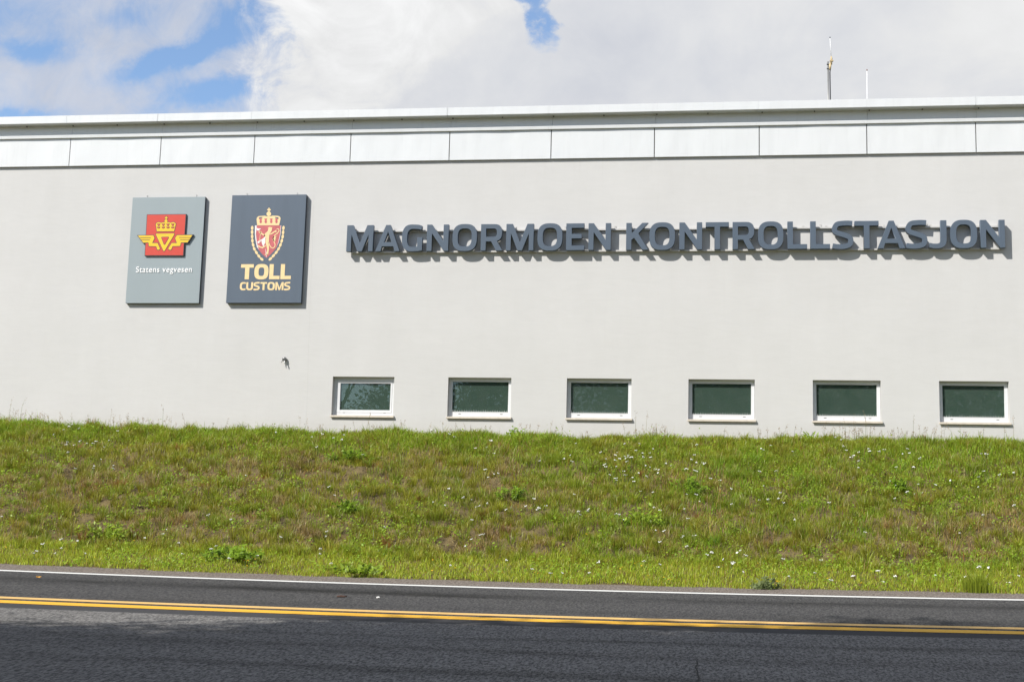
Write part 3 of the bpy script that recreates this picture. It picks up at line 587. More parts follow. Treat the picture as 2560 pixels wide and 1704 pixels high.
CHOLED=[[(0.583,1.729),(0.601,1.756),(0.66,1.761),(0.663,1.743),(0.603,1.727)],[(0.925,1.76),(0.993,1.75),(1.013,1.72),(0.978,1.725),(0.93,1.741)]]
CHOLER=[[(0.595,1.728),(0.66,1.73),(0.647,1.69),(0.66,1.671),(0.65,1.634),(0.617,1.634),(0.603,1.671),(0.614,1.69)],[(0.701,1.728),(0.767,1.729),(0.754,1.689),(0.766,1.67),(0.757,1.633),(0.723,1.633),(0.71,1.67),(0.72,1.689)],[(0.817,1.726),(0.882,1.728),(0.869,1.688),(0.881,1.669),(0.872,1.632),(0.839,1.632),(0.825,1.669),(0.836,1.688)],[(0.926,1.725),(0.991,1.727),(0.978,1.687),(0.99,1.668),(0.981,1.631),(0.947,1.632),(0.934,1.668),(0.944,1.687)]]
WREATH=[[(0.462,1.491),(0.443,1.505),(0.435,1.537),(0.442,1.569),(0.461,1.582),(0.48,1.567),(0.489,1.535),(0.481,1.503)],[(0.468,1.403),(0.448,1.416),(0.438,1.448),(0.443,1.481),(0.462,1.494),(0.482,1.481),(0.492,1.449),(0.486,1.416)],[(0.475,1.315),(0.454,1.328),(0.444,1.36),(0.449,1.393),(0.467,1.406),(0.487,1.393),(0.497,1.361),(0.492,1.329)],[(0.487,1.228),(0.466,1.24),(0.454,1.272),(0.458,1.304),(0.475,1.319),(0.496,1.307),(0.508,1.275),(0.504,1.243)],[(0.515,1.144),(0.493,1.152),(0.475,1.181),(0.472,1.214),(0.485,1.231),(0.508,1.223),(0.526,1.194),(0.529,1.161)],[(0.552,1.063),(0.529,1.067),(0.507,1.093),(0.498,1.125),(0.509,1.145),(0.532,1.141),(0.554,1.115),(0.563,1.082)],[(0.603,0.988),(0.58,0.991),(0.556,1.015),(0.544,1.046),(0.553,1.067),(0.576,1.065),(0.601,1.041),(0.612,1.009)],[(0.661,0.918),(0.637,0.918),(0.611,0.94),(0.597,0.971),(0.603,0.992),(0.626,0.992),(0.653,0.971),(0.667,0.94)],[(0.733,0.864),(0.711,0.858),(0.68,0.872),(0.658,0.898),(0.659,0.921),(0.681,0.927),(0.712,0.913),(0.733,0.886)],[(1.113,1.484),(1.095,1.499),(1.089,1.533),(1.098,1.565),(1.118,1.576),(1.136,1.561),(1.142,1.527),(1.133,1.495)],[(1.111,1.395),(1.092,1.41),(1.085,1.443),(1.094,1.475),(1.113,1.487),(1.132,1.472),(1.139,1.439),(1.13,1.407)],[(1.103,1.306),(1.086,1.323),(1.082,1.357),(1.094,1.388),(1.114,1.398),(1.132,1.381),(1.135,1.347),(1.123,1.316)],[(1.085,1.22),(1.069,1.238),(1.067,1.271),(1.08,1.301),(1.101,1.31),(1.118,1.293),(1.12,1.259),(1.106,1.229)],[(1.056,1.137),(1.042,1.157),(1.045,1.19),(1.062,1.218),(1.084,1.224),(1.098,1.205),(1.096,1.171),(1.078,1.143)],[(1.013,1.062),(1.003,1.083),(1.012,1.115),(1.035,1.138),(1.058,1.14),(1.068,1.118),(1.059,1.087),(1.036,1.063)],[(0.964,0.99),(0.956,1.012),(0.969,1.043),(0.994,1.064),(1.018,1.063),(1.025,1.041),(1.013,1.01),(0.987,0.989)],[(0.907,0.924),(0.9,0.947),(0.915,0.977),(0.941,0.996),(0.965,0.994),(0.971,0.971),(0.957,0.942),(0.93,0.922)],[(0.845,0.863),(0.84,0.886),(0.857,0.914),(0.885,0.932),(0.908,0.928),(0.913,0.905),(0.896,0.877),(0.868,0.859)]]
LION=[[(0.804,1.514),(0.792,1.552),(0.818,1.541),(0.832,1.562),(0.851,1.539),(0.881,1.554),(0.878,1.513),(0.873,1.475),(0.847,1.425),(0.827,1.374),(0.826,1.286),(0.829,1.223),(0.835,1.097),(0.829,0.996),(0.808,0.978),(0.789,0.986),(0.802,1.097),(0.778,1.173),(0.756,1.236),(0.761,1.324),(0.736,1.35),(0.712,1.378),(0.745,1.426),(0.788,1.463)],[(0.749,1.38),(0.689,1.419),(0.637,1.45),(0.619,1.471),(0.598,1.453),(0.621,1.428),(0.675,1.396),(0.735,1.357)],[(0.614,1.474),(0.639,1.419),(0.668,1.453),(0.652,1.463),(0.646,1.434),(0.63,1.48)],[(0.856,1.389),(0.918,1.426),(0.973,1.468),(0.949,1.44),(0.974,1.433),(0.972,1.493),(0.903,1.448),(0.842,1.41)],[(0.816,1.233),(0.841,1.169),(0.87,1.128),(0.917,1.104),(0.963,1.135),(0.971,1.192),(0.942,1.257),(0.918,1.311),(0.937,1.362),(1.008,1.417),(1.039,1.472),(1.02,1.519),(0.976,1.521),(0.977,1.503),(1.01,1.505),(1.021,1.476),(0.994,1.43),(0.923,1.373),(0.9,1.311),(0.925,1.251),(0.954,1.19),(0.947,1.145),(0.914,1.122),(0.882,1.141),(0.856,1.176),(0.833,1.238)],[(0.754,1.178),(0.695,1.139),(0.642,1.158),(0.623,1.182),(0.601,1.166),(0.629,1.134),(0.701,1.112),(0.77,1.155)],[(0.637,1.427),(0.625,1.238),(0.635,1.236),(0.648,1.426)],[(0.759,0.974),(0.809,0.98),(0.806,1.0),(0.755,0.994)],[(0.895,1.298),(0.921,1.367),(0.994,1.361),(0.955,1.336),(0.981,1.31),(0.95,1.298),(0.971,1.27),(0.927,1.26)]]
TOLL=[(0.274, 0.48), (1.321, 0.477), (0.256, 0.788)]
CUST=[(0.272, 0.258), (1.32, 0.256), (0.262, 0.421)]

def grow(p, d):
    """offset an outline outwards by d"""
    n = len(p); ar = sum(p[i][0]*p[(i+1)%n][1]-p[(i+1)%n][0]*p[i][1] for i in range(n)); sgn = 1 if ar > 0 else -1
    o = []
    for i in range(n):
        a, b, c = Vector(p[i-1]), Vector(p[i]), Vector(p[(i+1)%n])
        e1 = (b-a).normalized(); e2 = (c-b).normalized()
        n1 = Vector((e1.y, -e1.x))*sgn; n2 = Vector((e2.y, -e2.x))*sgn
        k = n1+n2; L = max(.35, k.length_squared/2); q = b+k/L*d*(1 if k.length > .01 else 0)
        o.append((q.x, q.y))
    return o
def board(x0, x1, z0, z1, dep, front, name_mat):
    mb = MB().box(x0, x1, YW-dep, YW-.004, z0, z1)
    mb.b.faces.ensure_lookup_table()
    for f in mb.b.faces: f.material_index = 1
    o = mb.build('board', [front, M['sign_edge']], None, .003)
    for p in o.data.polygons:
        p.material_index = 0 if p.normal.y < -.5 else 1
    return o
def adopt(o, root): o.parent = root; o.location = -root.location; return o
def eyelets(x0, x1, z, root):
    for x in (x0+.28, x1-.22): MB().tube([(x,YW-.007,z-.01),(x,YW-.007,z+.04),(x+.012,YW-.007,z+.055),(x,YW-.007,z+.068),(x-.012,YW-.007,z+.055),(x-.001,YW-.007,z+.042)], .003, 6).build('hanging_eye', M['wall'], root)
# light board: winged emblem
ox, oz = -11.96, 6.627
root = tag(empty('sign_board', (-11.18, 26.96, 7.73)), 'light grey wall sign with red square emblem, crown and yellow wings, reading Statens vegvesen', 'sign')
bo = adopt(board(-11.962, -10.404, 6.627, 8.832, .075, M['board_light'], ''), root)
yb = YW-.0755
em = outline('emblem', [grow(SQ, .012)], .034, yb, M['outline'], bo, .001, ox, oz)
for wgn in (WINGL, WINGR): outline('wing_backing', [grow(wgn, .013)], .0335, yb, M['outline'], bo, .001, ox, oz)
yf = yb-.034
outline('red_square', [SQ], .0025, yf+.001, M['red'], bo, 0, ox, oz)
yf -= .0015
def two(name, polys, back, inner, holes=None, dk=.011, red=None):
    o = outline(name+'_outline', [grow(p, dk) for p in polys], .002, back, M['outline'], bo, 0, ox, oz)
    return outline(name, polys+(holes or []), .002, back-.002, inner, bo, 0, ox, oz)
two('crown', [CROWN], yf, M['yellow'])
two('crown_orb', [BALL], yf-.0008, M['yellow'], dk=.009); two('crown_cross', [CROSS], yf-.0016, M['yellow'], dk=.008)
for h in HOLES:
    outline('crown_arch_edge', [h], .0015, yf-.004, M['outline'], bo, 0, ox, oz); outline('crown_arch', [grow(h, -.009)], .0015, yf-.0055, M['red'], bo, 0, ox, oz)
two('triangle', [TRI], yf, M['yellow'])
outline('triangle_edge', [TRIIN], .0015, yf-.004, M['outline'], bo, 0, ox, oz); outline('triangle_centre', [grow(TRIIN, -.010)], .0015, yf-.0055, M['red'], bo, 0, ox, oz)
for wgn in (WINGL, WINGR): two('wing', [wgn], yf, M['yellow'], dk=.012)
for q in SLITS: outline('feather_line', [q], .0015, yf-.004, M['outline'], bo, 0, ox, oz)
def words(body, x0, x1, z, name, mt, parent, back, dep, bold=.02):
    cu = bpy.data.curves.new(name, 'FONT'); cu.body = body; cu.extrude = .1; cu.space_character = 1.10
    t = bpy.data.objects.new('tmp', cu); col.objects.link(t); dg = bpy.context.evaluated_depsgraph_get(); dg.update()
    me = bpy.data.meshes.new_from_object(t.evaluated_get(dg)); bpy.data.objects.remove(t)
    bm = bmesh.new(); h = (max(v.co.y for v in me.vertices))            # widened strokes: the same outline laid down again a hair to each side
    for i, (sx, sy) in enumerate(((0, 0), (bold, .01), (-bold, -.01), (bold*.5, .02), (-bold*.5, 0))):
        m2 = me.copy(); m2.transform(Matrix.Translation((sx, sy, .006*i))); bm.from_mesh(m2); bpy.data.meshes.remove(m2)
    bm.to_mesh(me); bm.free()
    n = len(me.vertices); a = np.empty(n*3, 'f'); me.vertices.foreach_get('co', a); a = a.reshape(-1, 3)
    k = (x1-x0)/(a[:, 0].max()-a[:, 0].min())
    bv = np.stack([x0+(a[:, 0]-a[:, 0].min())*k, back-dep/2-a[:, 2]/.1*dep/2, z+a[:, 1]*k*1.08], 1)
    me.vertices.foreach_set('co', bv.ravel()); me.materials.clear(); me.name = name
    return link(name, me, mt, parent)
words('Statens vegvesen', VEGTXT[0][0]+ox, VEGTXT[1][0]+ox, VEGTXT[0][1]+oz+.004, 'name_lettering', M['whitetxt'], bo, yb+.001, .008, .014)
eyelets(-11.962, -10.404, 8.832, root)
# dark board: crest
ox, oz = -9.83, 6.63
root = tag(empty('sign_board', (-9.05, 26.955, 7.74)), 'dark slate wall sign with a peeling gold and red lion crest, reading TOLL CUSTOMS', 'sign')
bo = adopt(board(-9.829, -8.273, 6.629, 8.85, .092, M['board_dark'], ''), root)
yb = YW-.0925
L0 = lambda name, polys, mt, lift: outline(name, polys, .0016, yb-lift+.0008, mt, bo, 0, ox, oz)
L0('shield', [SHIELD], M['faded_red'], 0)
for q in SHWHITE: L0('peeled_patch', [q], M['peel'], .0022)
for q in LION: L0('lion', [q], M['gold'], .0034)
L0('crown', [CREST], M['gold'], .0010)
L0('crown_orb', [CBALL], M['gold'], .0022); L0('crown_cross', [CCROSS], M['gold'], .0026)
for q in CHOLED: L0('crown_gap', [q], M['board_dark'], .0022)
for q in CHOLER: L0('crown_lining', [q], M['faded_red'], .0022)
for q in WREATH: L0('wreath_leaf', [q], M['gold'], .0008+.0004*(WREATH.index(q) % 2))
def row(text, P, s, t, gap, name):
    x0, x1, z0, z1 = P[0][0], P[1][0], P[0][1], P[2][1]; h = z1-z0
    W = {'T': .86, 'O': .95, 'L': .70, 'C': .76, 'U': .88, 'S': .80, 'M': 1.06}
    tot = sum(W[c] for c in text)+gap*(len(text)-1); k = (x1-x0)/tot; x = x0
    for c in text:
        gw = W[c]*k/h
        ps = [[(x+px*h, z0+pz*h) for px, pz in p] for p in glyph(c, gw, s, t)]
        outline(name, [q for q in ps], .003, yb+.001, M['gold'], bo, 0, ox, oz)
        x += (W[c]+gap)*k
row('TOLL', TOLL, .275, .225, .06, 'large_letter'); row('CUSTOMS', CUST, .245, .20, .07, 'small_letter')
eyelets(-9.829, -8.273, 8.85, root)

# ------------------------------------------------------------------ plants
def leafmat(name, trans=.52, gloss=.03):
    m = bpy.data.materials.new(name); m.use_nodes = True
    t = m.node_tree; g = G(t); t.nodes.clear()
    a = g.n('ShaderNodeAttribute', attribute_name='Col')
    df = g.n('ShaderNodeBsdfDiffuse'); tr = g.n('ShaderNodeBsdfTranslucent'); gl = g.n('ShaderNodeBsdfGlossy'); gl.inputs['Roughness'].default_value = .45
    t.links.new(a.outputs['Color'], df.inputs[0]); t.links.new(a.outputs['Color'], tr.inputs[0]); gl.inputs[0].default_value = (.9, .95, .8, 1)
    m1 = g.n('ShaderNodeMixShader'); m1.inputs[0].default_value = trans; t.links.new(df.outputs[0], m1.inputs[1]); t.links.new(tr.outputs[0], m1.inputs[2])
    m2 = g.n('ShaderNodeMixShader'); m2.inputs[0].default_value = gloss; t.links.new(m1.outputs[0], m2.inputs[1]); t.links.new(gl.outputs[0], m2.inputs[2])
    o = g.n('ShaderNodeOutputMaterial'); t.links.new(m2.outputs[0], o.inputs[0]); return m
M['leaf'] = leafmat('leaf_blades'); M['treeleaf'] = leafmat('tree_leaves', .3, .05)
def mesh_from(name, V, F, C):
    """V (n,3), F list of (k,m) index arrays, C (n,3) colours"""
    me = bpy.data.meshes.new(name)
    nl = sum(f.size for f in F); nf = sum(len(f) for f in F)
    me.vertices.add(len(V)); me.vertices.foreach_set('co', V.astype('f').ravel())
    me.loops.add(nl); me.loops.foreach_set('vertex_index', np.concatenate([f.ravel() for f in F]).astype('i'))
    st = []; o = 0
    for f in F: st.append(o+np.arange(len(f))*f.shape[1]); o += f.size
    me.polygons.add(nf); me.polygons.foreach_set('loop_start', np.concatenate(st).astype('i'))
    at = me.color_attributes.new('Col', 'FLOAT_COLOR', 'POINT')
    at.data.foreach_set('color', np.c_[np.clip(C, 0, 1), np.ones(len(C))].astype('f').ravel())
    me.update(calc_edges=True); me.validate(); return me
class Blades:
    def __init__(s): s.V = []; s.Q = []; s.T = []; s.C = []; s.n = 0
    def add(s, base, h, w, lean, yaw, colr, bend=.5, tipc=None):
        """tapered, bent blades: base (n,3), h, w (n), lean (n,2) sideways reach as a share of h"""
        n = len(base); ax = np.stack([np.cos(yaw), np.sin(yaw), np.zeros(n)], 1)*(w/2)[:, None]
        L = np.c_[lean, np.zeros(n)]; U = np.c_[np.zeros((n, 2)), np.ones(n)]
        mid = base+(U*.58+L*.58*bend)*h[:, None]; tip = base+(U+L)*h[:, None]*(1/np.sqrt(1+.5*(lean**2).sum(1)))[:, None]
        v = np.stack([base-ax, base+ax, mid+ax*.75, mid-ax*.75, tip], 1)
        i = s.n+np.arange(n)[:, None]*5
        s.V.append(v.reshape(-1, 3)); s.Q.append(i+np.array([0, 1, 2, 3])); s.T.append(i+np.array([3, 2, 4]))
        sc_ = np.array([.8, .8, 1, 1, 1.08])[None, :, None]
        c = colr[:, None, :]*np.ones((1, 5, 1))
        if tipc is not None: c[:, 2:4] = c[:, 2:4]*.5+tipc[:, None, :]*.5; c[:, 4] = tipc
        s.C.append(c.reshape(-1, 3)); s.n += 5*n
    def leaf(s, c, size, nrm, yaw, colr, asp=.5):
        """small diamond leaves"""
        n = len(c); nrm = nrm/np.linalg.norm(nrm, axis=1)[:, None]
        r = np.stack([np.cos(yaw), np.sin(yaw), .2*np.ones(n)], 1); t = np.cross(nrm, r); t /= np.linalg.norm(t, axis=1)[:, None]; b = np.cross(nrm, t)
        z = size[:, None]
        v = np.stack([c-t*z*.5, c+b*z*asp*.5+t*z*.08-nrm*z*.06, c+t*z*.5, c-b*z*asp*.5+t*z*.08-nrm*z*.06], 1); i = s.n+np.arange(n)[:, None]*4
        s.V.append(v.reshape(-1, 3)); s.Q.append(i+np.arange(4)); s.C.append(np.repeat(colr, 4, 0)); s.n += 4*n
    def mesh(s, name):
        F = [np.concatenate(s.Q)]
        if s.T: F.append(np.concatenate(s.T))
        return mesh_from(name, np.concatenate(s.V), F, np.concatenate(s.C))
LUSH = np.array([.245, .400, .024]); VERGE = np.array([.450, .520, .050]); OLIVE = np.array([.370, .365, .036]); TAN = np.array([.50, .37, .15]); RUST = np.array([.36, .19, .055]); DARK = np.array([.055, .095, .018])
XA, XB = -17.5, 9.5
def scatter(n, y0, y1):
    X = rng.uniform(XA, XB, n); Y = rng.uniform(y0, y1, n)+.02*(X+2.5); return X, Y
def ground_z(X, Y): return terr(X, Y)+relief(X, Y)-.02
def fields(X, Y):
    s = np.clip((Y-21.0)/5.1, 0, 1)                     # 0 at the verge, 1 at the crest
    green = vnoise(X+60, Y+10, .55, 21)*.6+vnoise(X+60, Y+10, 2.0, 22)*.4
    top = np.clip((s-.62)/.3, 0, 1); foot = np.clip((.10-s)/.10, 0, 1)
    rightish = np.clip((X+6)/7, 0, 1)*np.clip((7-X)/5, .2, 1)
    lush = np.clip((green-.50)*3.2+.62*top+.9*foot+.42*rightish*(s > .25)-.12, 0, 1)
    dry = np.clip((vnoise(X+30, Y+70, 1.1, 23)-.50)*4+.20-.75*top-1.4*foot-.25*rightish, 0, 1)
    return s, lush, dry, top, foot
def pick(X, Y, jit=.22):
    s, lush, dry, top, foot = fields(X, Y); n = len(X)
    c = OLIVE+(LUSH-OLIVE)*lush[:, None]; c = c+(VERGE-c)*np.maximum(foot, .40*top)[:, None]
    r = rng.random(n); d = r < dry*.42+.05
    c = np.where(d[:, None], TAN, c); c = np.where((rng.random(n) < .05+.09*dry)[:, None], RUST, c)
    return np.clip(c*(1+rng.normal(0, jit, (n, 1)))*(1+rng.normal(0, .06, (n, 3))), .01, .9), s, lush, dry, top, foot
B = Blades()
# fine grass over everything
for n, y0, y1, h0, h1 in ((210000, 20.9, 26.5, .05, .15), (80000, 19.72, 21.3, .04, .10), (52000, 25.6, 26.6, .06, .14)):
    X, Y = scatter(n, y0, y1); c, s, lush, dry, top, foot = pick(X, Y)
    keep = rng.random(n) < .36+.80*np.maximum(lush, np.maximum(top, foot))-.15*dry+1.4*(vnoise(X, Y, 2.4, 31, 2)-.52)
    edge = 19.66+.34*vnoise(X+300, Y*0, 1.4, 40)+.14*vnoise(X+300, Y*0, 7, 41)
    keep &= (Y-.02*(X+2.5)) > edge
    X, Y, c, lush = X[keep], Y[keep], c[keep], lush[keep]; n = len(X)
    if y0 > 25: h1 = h1*(.45+1.5*np.clip(vnoise(X+90, Y*0, 1.3, 71)-.12, 0, 1))
    h = rng.uniform(h0, h1, n)*(.75+.5*lush)*(1+.5*(rng.random(n) < .05)); a = rng.uniform(0, 2*PI, n); l = rng.gamma(2.2, .26, n)
    lean = np.stack([np.cos(a)*l+.06, np.sin(a)*l-.18], 1)
    B.add(np.stack([X, Y, ground_z(X, Y)-.01], 1), h, rng.uniform(.006, .012, n), lean, rng.uniform(-.9, .9, n), c, .4)
# tussocks
nt = 4300
TX, TY = scatter(nt, 20.95, 26.3); c0, s, lush, dry, top, foot = pick(TX, TY, .15)
kind = rng.random(nt)
for i in range(nt):
    k = rng.integers(22, 52); R = rng.uniform(.04, .14); hh = rng.uniform(.09, .23)*(1.2 if kind[i] > .93 else 1)
    a = rng.uniform(0, 2*PI, k); r = R*np.sqrt(rng.random(k)); X = TX[i]+r*np.cos(a); Y = TY[i]+r*np.sin(a)
    l = rng.uniform(.15, 1.1, k); lean = np.stack([np.cos(a)*l, np.sin(a)*l-.15], 1)
    base = (OLIVE if kind[i] < .40 else LUSH*.6+OLIVE*.4 if kind[i] < .72 else c0[i])
    if dry[i] > .7 and kind[i] > .8: base = TAN*.9
    cc = np.clip(base*(1+rng.normal(0, .18, (k, 1))), .01, .9); bb = np.where((rng.random(k) < .13)[:, None], TAN*.85, cc)
    B.add(np.stack([X, Y, ground_z(X, Y)-.01], 1), hh*rng.uniform(.6, 1.1, k), rng.uniform(.005, .010, k), lean, rng.uniform(-.9, .9, k), bb*.8, .35, cc)
# dead thatch lying on the slope
n = 62000; X, Y = scatter(n, 20.9, 26.3); s, lush, dry, top, foot = fields(X, Y); k = rng.random(n) < .10+.70*dry-.4*lush
X, Y = X[k], Y[k]; n = len(X); a = rng.uniform(0, 2*PI, n); l = rng.uniform(1.0, 4.0, n)
c = np.where((rng.random(n) < .72)[:, None], TAN, RUST*.8)*(1+rng.normal(0, .25, (n, 1)))
B.add(np.stack([X, Y, ground_z(X, Y)+.005], 1), rng.uniform(.03, .09, n), rng.uniform(.006, .011, n), np.stack([np.cos(a)*l*.8, np.sin(a)*l*.5-.9], 1), rng.uniform(-1, 1, n), np.clip(c, .02, .8), .7)
grass_mesh = B.mesh('grass')
tag(link('grass', grass_mesh, M['leaf']), 'wild mixed green and dried grass covering the whole bank and verge', 'grass', kind='stuff')
# clover and low broad-leaved cover
B = Blades()
n = 120000; X, Y = scatter(n, 19.95, 26.4); s, lush, dry, top, foot = fields(X, Y)
cl = vnoise(X+11, Y+33, .9, 51)*.5+vnoise(X+11, Y+33, 3.2, 52)*.5
k = rng.random(n) < np.clip((cl-.46)*5.5+.40*lush*(1-foot)-.2*dry-.1*top, 0, .95); X, Y, lush = X[k], Y[k], lush[k]; n = len(X)
c = (LUSH*1.05+(VERGE*.9-LUSH)*np.clip(rng.normal(.18, .25, (n, 1)), 0, 1))*(1+rng.normal(0, .22, (n, 1)))
B.leaf(np.stack([X, Y, ground_z(X, Y)+rng.gamma(2, .03, n)], 1), rng.uniform(.022, .058, n), np.stack([rng.normal(0, .5, n), rng.normal(-.55, .45, n), np.ones(n)], 1), rng.uniform(0, 2*PI, n), np.clip(c, .01, .8), .62)
tag(link('clover_cover', B.mesh('clover_cover'), M['leaf']), 'low clover and small round leaves spread between the grass on the bank', 'ground cover', kind='stuff')
# tall thin stalks with seed heads along the crest and on the verge
B = Blades()
n = 1300; X = rng.uniform(XA, XB, n); dens = vnoise(X+5, X*0, .8, 61); keep = rng.random(n) < np.clip((dens-.35)*2.4, .12, 1); X = X[keep]; n = len(X)
Y = 26.05+rng.uniform(0, .75, n); h = rng.uniform(.14, .36, n)*(1+.8*(rng.random(n) < .10)); Z = ground_z(X, Y); a = rng.uniform(0, 2*PI, n); l = rng.gamma(2, .07, n)
lean = np.stack([np.cos(a)*l, np.sin(a)*l*.5], 1); c = np.where((rng.random(n) < .5)[:, None], np.array([.30, .26, .12]), np.array([.16, .20, .06]))*(1+rng.normal(0, .15, (n, 1)))
B.add(np.stack([X, Y, Z], 1), h, np.full(n, .0055), lean, rng.uniform(-.3, .3, n), c, .4)
tipc = np.array([.34, .24, .15])
for j in range(9):
    t_ = rng.uniform(.66, 1.0, n); P = np.stack([X+lean[:, 0]*h*t_**1.5*.95, Y+lean[:, 1]*h*t_, Z+h*t_*.97], 1)+rng.normal(0, .012, (n, 3))
    B.leaf(P, rng.uniform(.012, .026, n), np.stack([rng.normal(0, .4, n), -np.ones(n), rng.normal(.2, .4, n)], 1), rng.uniform(0, 2*PI, n), np.clip(tipc*(1+rng.normal(0, .3, (n, 1))), .03, .8), .5)
tag(link('seeding_grass', B.mesh('seeding_grass'), M['leaf']), 'thin seeding grass stalks rising along the top of the bank against the wall', 'tall grass', kind='stuff')

# leafy weeds, one by one
def zone(x):
    return ('below the light grey sign' if x < -9.9 else 'below the dark sign' if x < -8 else 'below the first window' if x < -5.9 else 'below the second window' if x < -3.5
            else 'below the third window' if x < -1.2 else 'below the fourth window' if x < 1.2 else 'below the fifth window' if x < 3.4 else 'below the last window')
def weed(i, x, y, wd, ht):
    rg = np.random.default_rng(100+i); z = float(ground_z(np.array([x]), np.array([y]))[0])
    broad = ht < .22
    pos = 'on the roadside verge' if y < 20.9 else 'at the crest of the bank' if y > 25.8 else 'low on the bank' if y < 22.7 else 'midway up the bank'
    size = 'large' if wd > .85 else 'small' if wd < .52 else 'medium'
    root = tag(empty('leafy_weed', (x, y, z)), f"{size} {'low broad-leaved' if broad else 'bushy bright green'} weed {pos} {zone(x)}", 'plant', 'leafy weeds on the bank')
    st = MB(); nst = int(9+16*wd); b = Blades()
    tone = LUSH*.85 if i % 3 else LUSH*.65+VERGE*.25
    if i == 7: tone = np.array([.20, .25, .11])
    for k in range(nst):
        a = rg.uniform(0, 2*PI); r = wd*.62*rg.random()**.7; p0 = Vector((r*.45*math.cos(a), r*.45*math.sin(a), -.02)); hh = ht*rg.uniform(.35, .95)*(1-.45*(r/(wd/2))**2)
        p1 = Vector((r*math.cos(a), r*math.sin(a)*.8-.03, hh)); pm = (p0+p1)/2+Vector((0, 0, hh*.15))
        st.tube([p0, pm, p1], [.006, .005, .003], 5, False)
        m = 13 if broad else 17; t = rg.uniform(.15, 1.05, m)[:, None]; q = (1-t)**2*np.array(p0)+2*t*(1-t)*np.array(pm)+t*t*np.array(p1)
        q = q+rg.normal(0, .028, (m, 3)); q[:, 2] = np.maximum(q[:, 2], .01)
        cc = np.clip(tone*(1+rg.normal(0, .22, (m, 1)))+np.array([.03, .03, 0])*t, .01, .8)
        b.leaf(q, rg.uniform(.05, .11, m)*(1.25 if broad else 1), np.stack([rg.normal(0, .6, m), rg.normal(-.6, .5, m), np.ones(m)], 1), rg.uniform(0, 2*PI, m), cc, .42)
    sm = st.build('stem', M['stem'], root); sm.location = (0, 0, 0)
    lo = link('foliage', b.mesh('foliage'), M['leaf'], root); lo.location = (0, 0, 0)
M['stem'] = mat('green_stem', (.12, .17, .04), .7)
for i, q in enumerate(WEEDS): weed(i, *q)
# two rank grass tufts at the road edge
def tuft(x, y, wd, ht, label):
    z = float(ground_z(np.array([x]), np.array([y]))[0]); b = Blades(); k = 260; rg = np.random.default_rng(int(abs(x*100)))
    a = rg.uniform(0, 2*PI, k); r = wd/2*rg.random(k); l = rg.uniform(.02, .55, k)
    c = np.clip((OLIVE*.6+LUSH*.5)*(1+rg.normal(0, .2, (k, 1))), .01, .8)
    b.add(np.stack([r*np.cos(a), r*np.sin(a)*.6, np.full(k, -.01)], 1), ht*rg.uniform(.5, 1.05, k), rg.uniform(.007, .012, k), np.stack([np.cos(a)*l, np.sin(a)*l], 1), rg.uniform(-.5, .5, k), c*.75, .3, c)
    o = link('grass_tuft', b.mesh('grass_tuft'), M['leaf'], None, (x, y, z)); tag(o, label, 'grass tuft')
tuft(3.42, 20.06, .40, .34, 'tall dark green grass tuft at the road edge, right end of the verge')
tuft(-2.4, 23.9, .40, .26, 'broad spiky olive grass tussock high on the bank below the third window')

# wild flowers, every one an object
M['petal'] = mat('white_petals', (.84, .84, .80), .6); M['ypetal'] = mat('yellow_petals', (.86, .56, .02), .55)
def umbel(seed):
    rg = random.Random(seed); b = MB(); h = .17
    b.tube([(0,0,-.02),(.004,0,h*.6),(.0,-.004,h)], [.003,.0025,.002], 5, False)
    for k in range(rg.choice((6, 8, 10))):
        a = rg.uniform(0, 2*PI); r = .036*math.sqrt(rg.random()); p = Vector((r*math.cos(a), r*math.sin(a), h+rg.uniform(-.004, .008)))
        b.tube([(0,0,h*.78), tuple(p)], .0015, 4, False)
        nb = len(b.b.faces); bmesh.ops.create_icosphere(b.b, subdivisions=1, radius=rg.uniform(.011, .017), matrix=Matrix.Translation(p) @ Matrix.Diagonal((1, 1, .5, 1)))
        b.b.faces.ensure_lookup_table()
        for f in b.b.faces[nb:]: f.material_index = 1
    for k in range(5):
        a = k*1.9; z = h*(.15+.13*k); b.quad((0,0,z),(.02*math.cos(a)-.006,.02*math.sin(a),z+.012),(.05*math.cos(a),.05*math.sin(a),z+.018),(.02*math.cos(a)+.006,.02*math.sin(a),z+.012))
    me = bpy.data.meshes.new('yarrow'); b.b.to_mesh(me); b.b.free(); me.materials.append(M['stem']); me.materials.append(M['petal']); return me
def daisy(seed):
    rg = random.Random(seed); b = MB(); h = .13
    b.tube([(0,0,-.02),(.003,0,h*.6),(0,0,h)], [.003,.0025,.0025], 5, False)
    n = 9
    for k in range(n):
        a = 2*PI*k/n; c, s_ = math.cos(a), math.sin(a); L = rg.uniform(.019, .025)
        b.quad((0,0,h+.003), (L*.6*c-.006*s_, L*.6*s_+.006*c, h+.007), (L*c, L*s_, h+.006), (L*.6*c+.006*s_, L*.6*s_-.006*c, h+.007), mi=1)
    nb = len(b.b.faces); bmesh.ops.create_icosphere(b.b, subdivisions=1, radius=.009, matrix=Matrix.Translation((0, 0, h+.005)) @ Matrix.Diagonal((1, 1, .6, 1))); b.b.faces.ensure_lookup_table()
    for f in b.b.faces[nb:]: f.material_index = 1
    me = bpy.data.meshes.new('yellow_flower'); b.b.to_mesh(me); b.b.free(); me.materials.append(M['stem']); me.materials.append(M['ypetal']); return me
UM = [umbel(k) for k in range(5)]; DA = [daisy(k) for k in range(3)]
fr = random.Random(77)
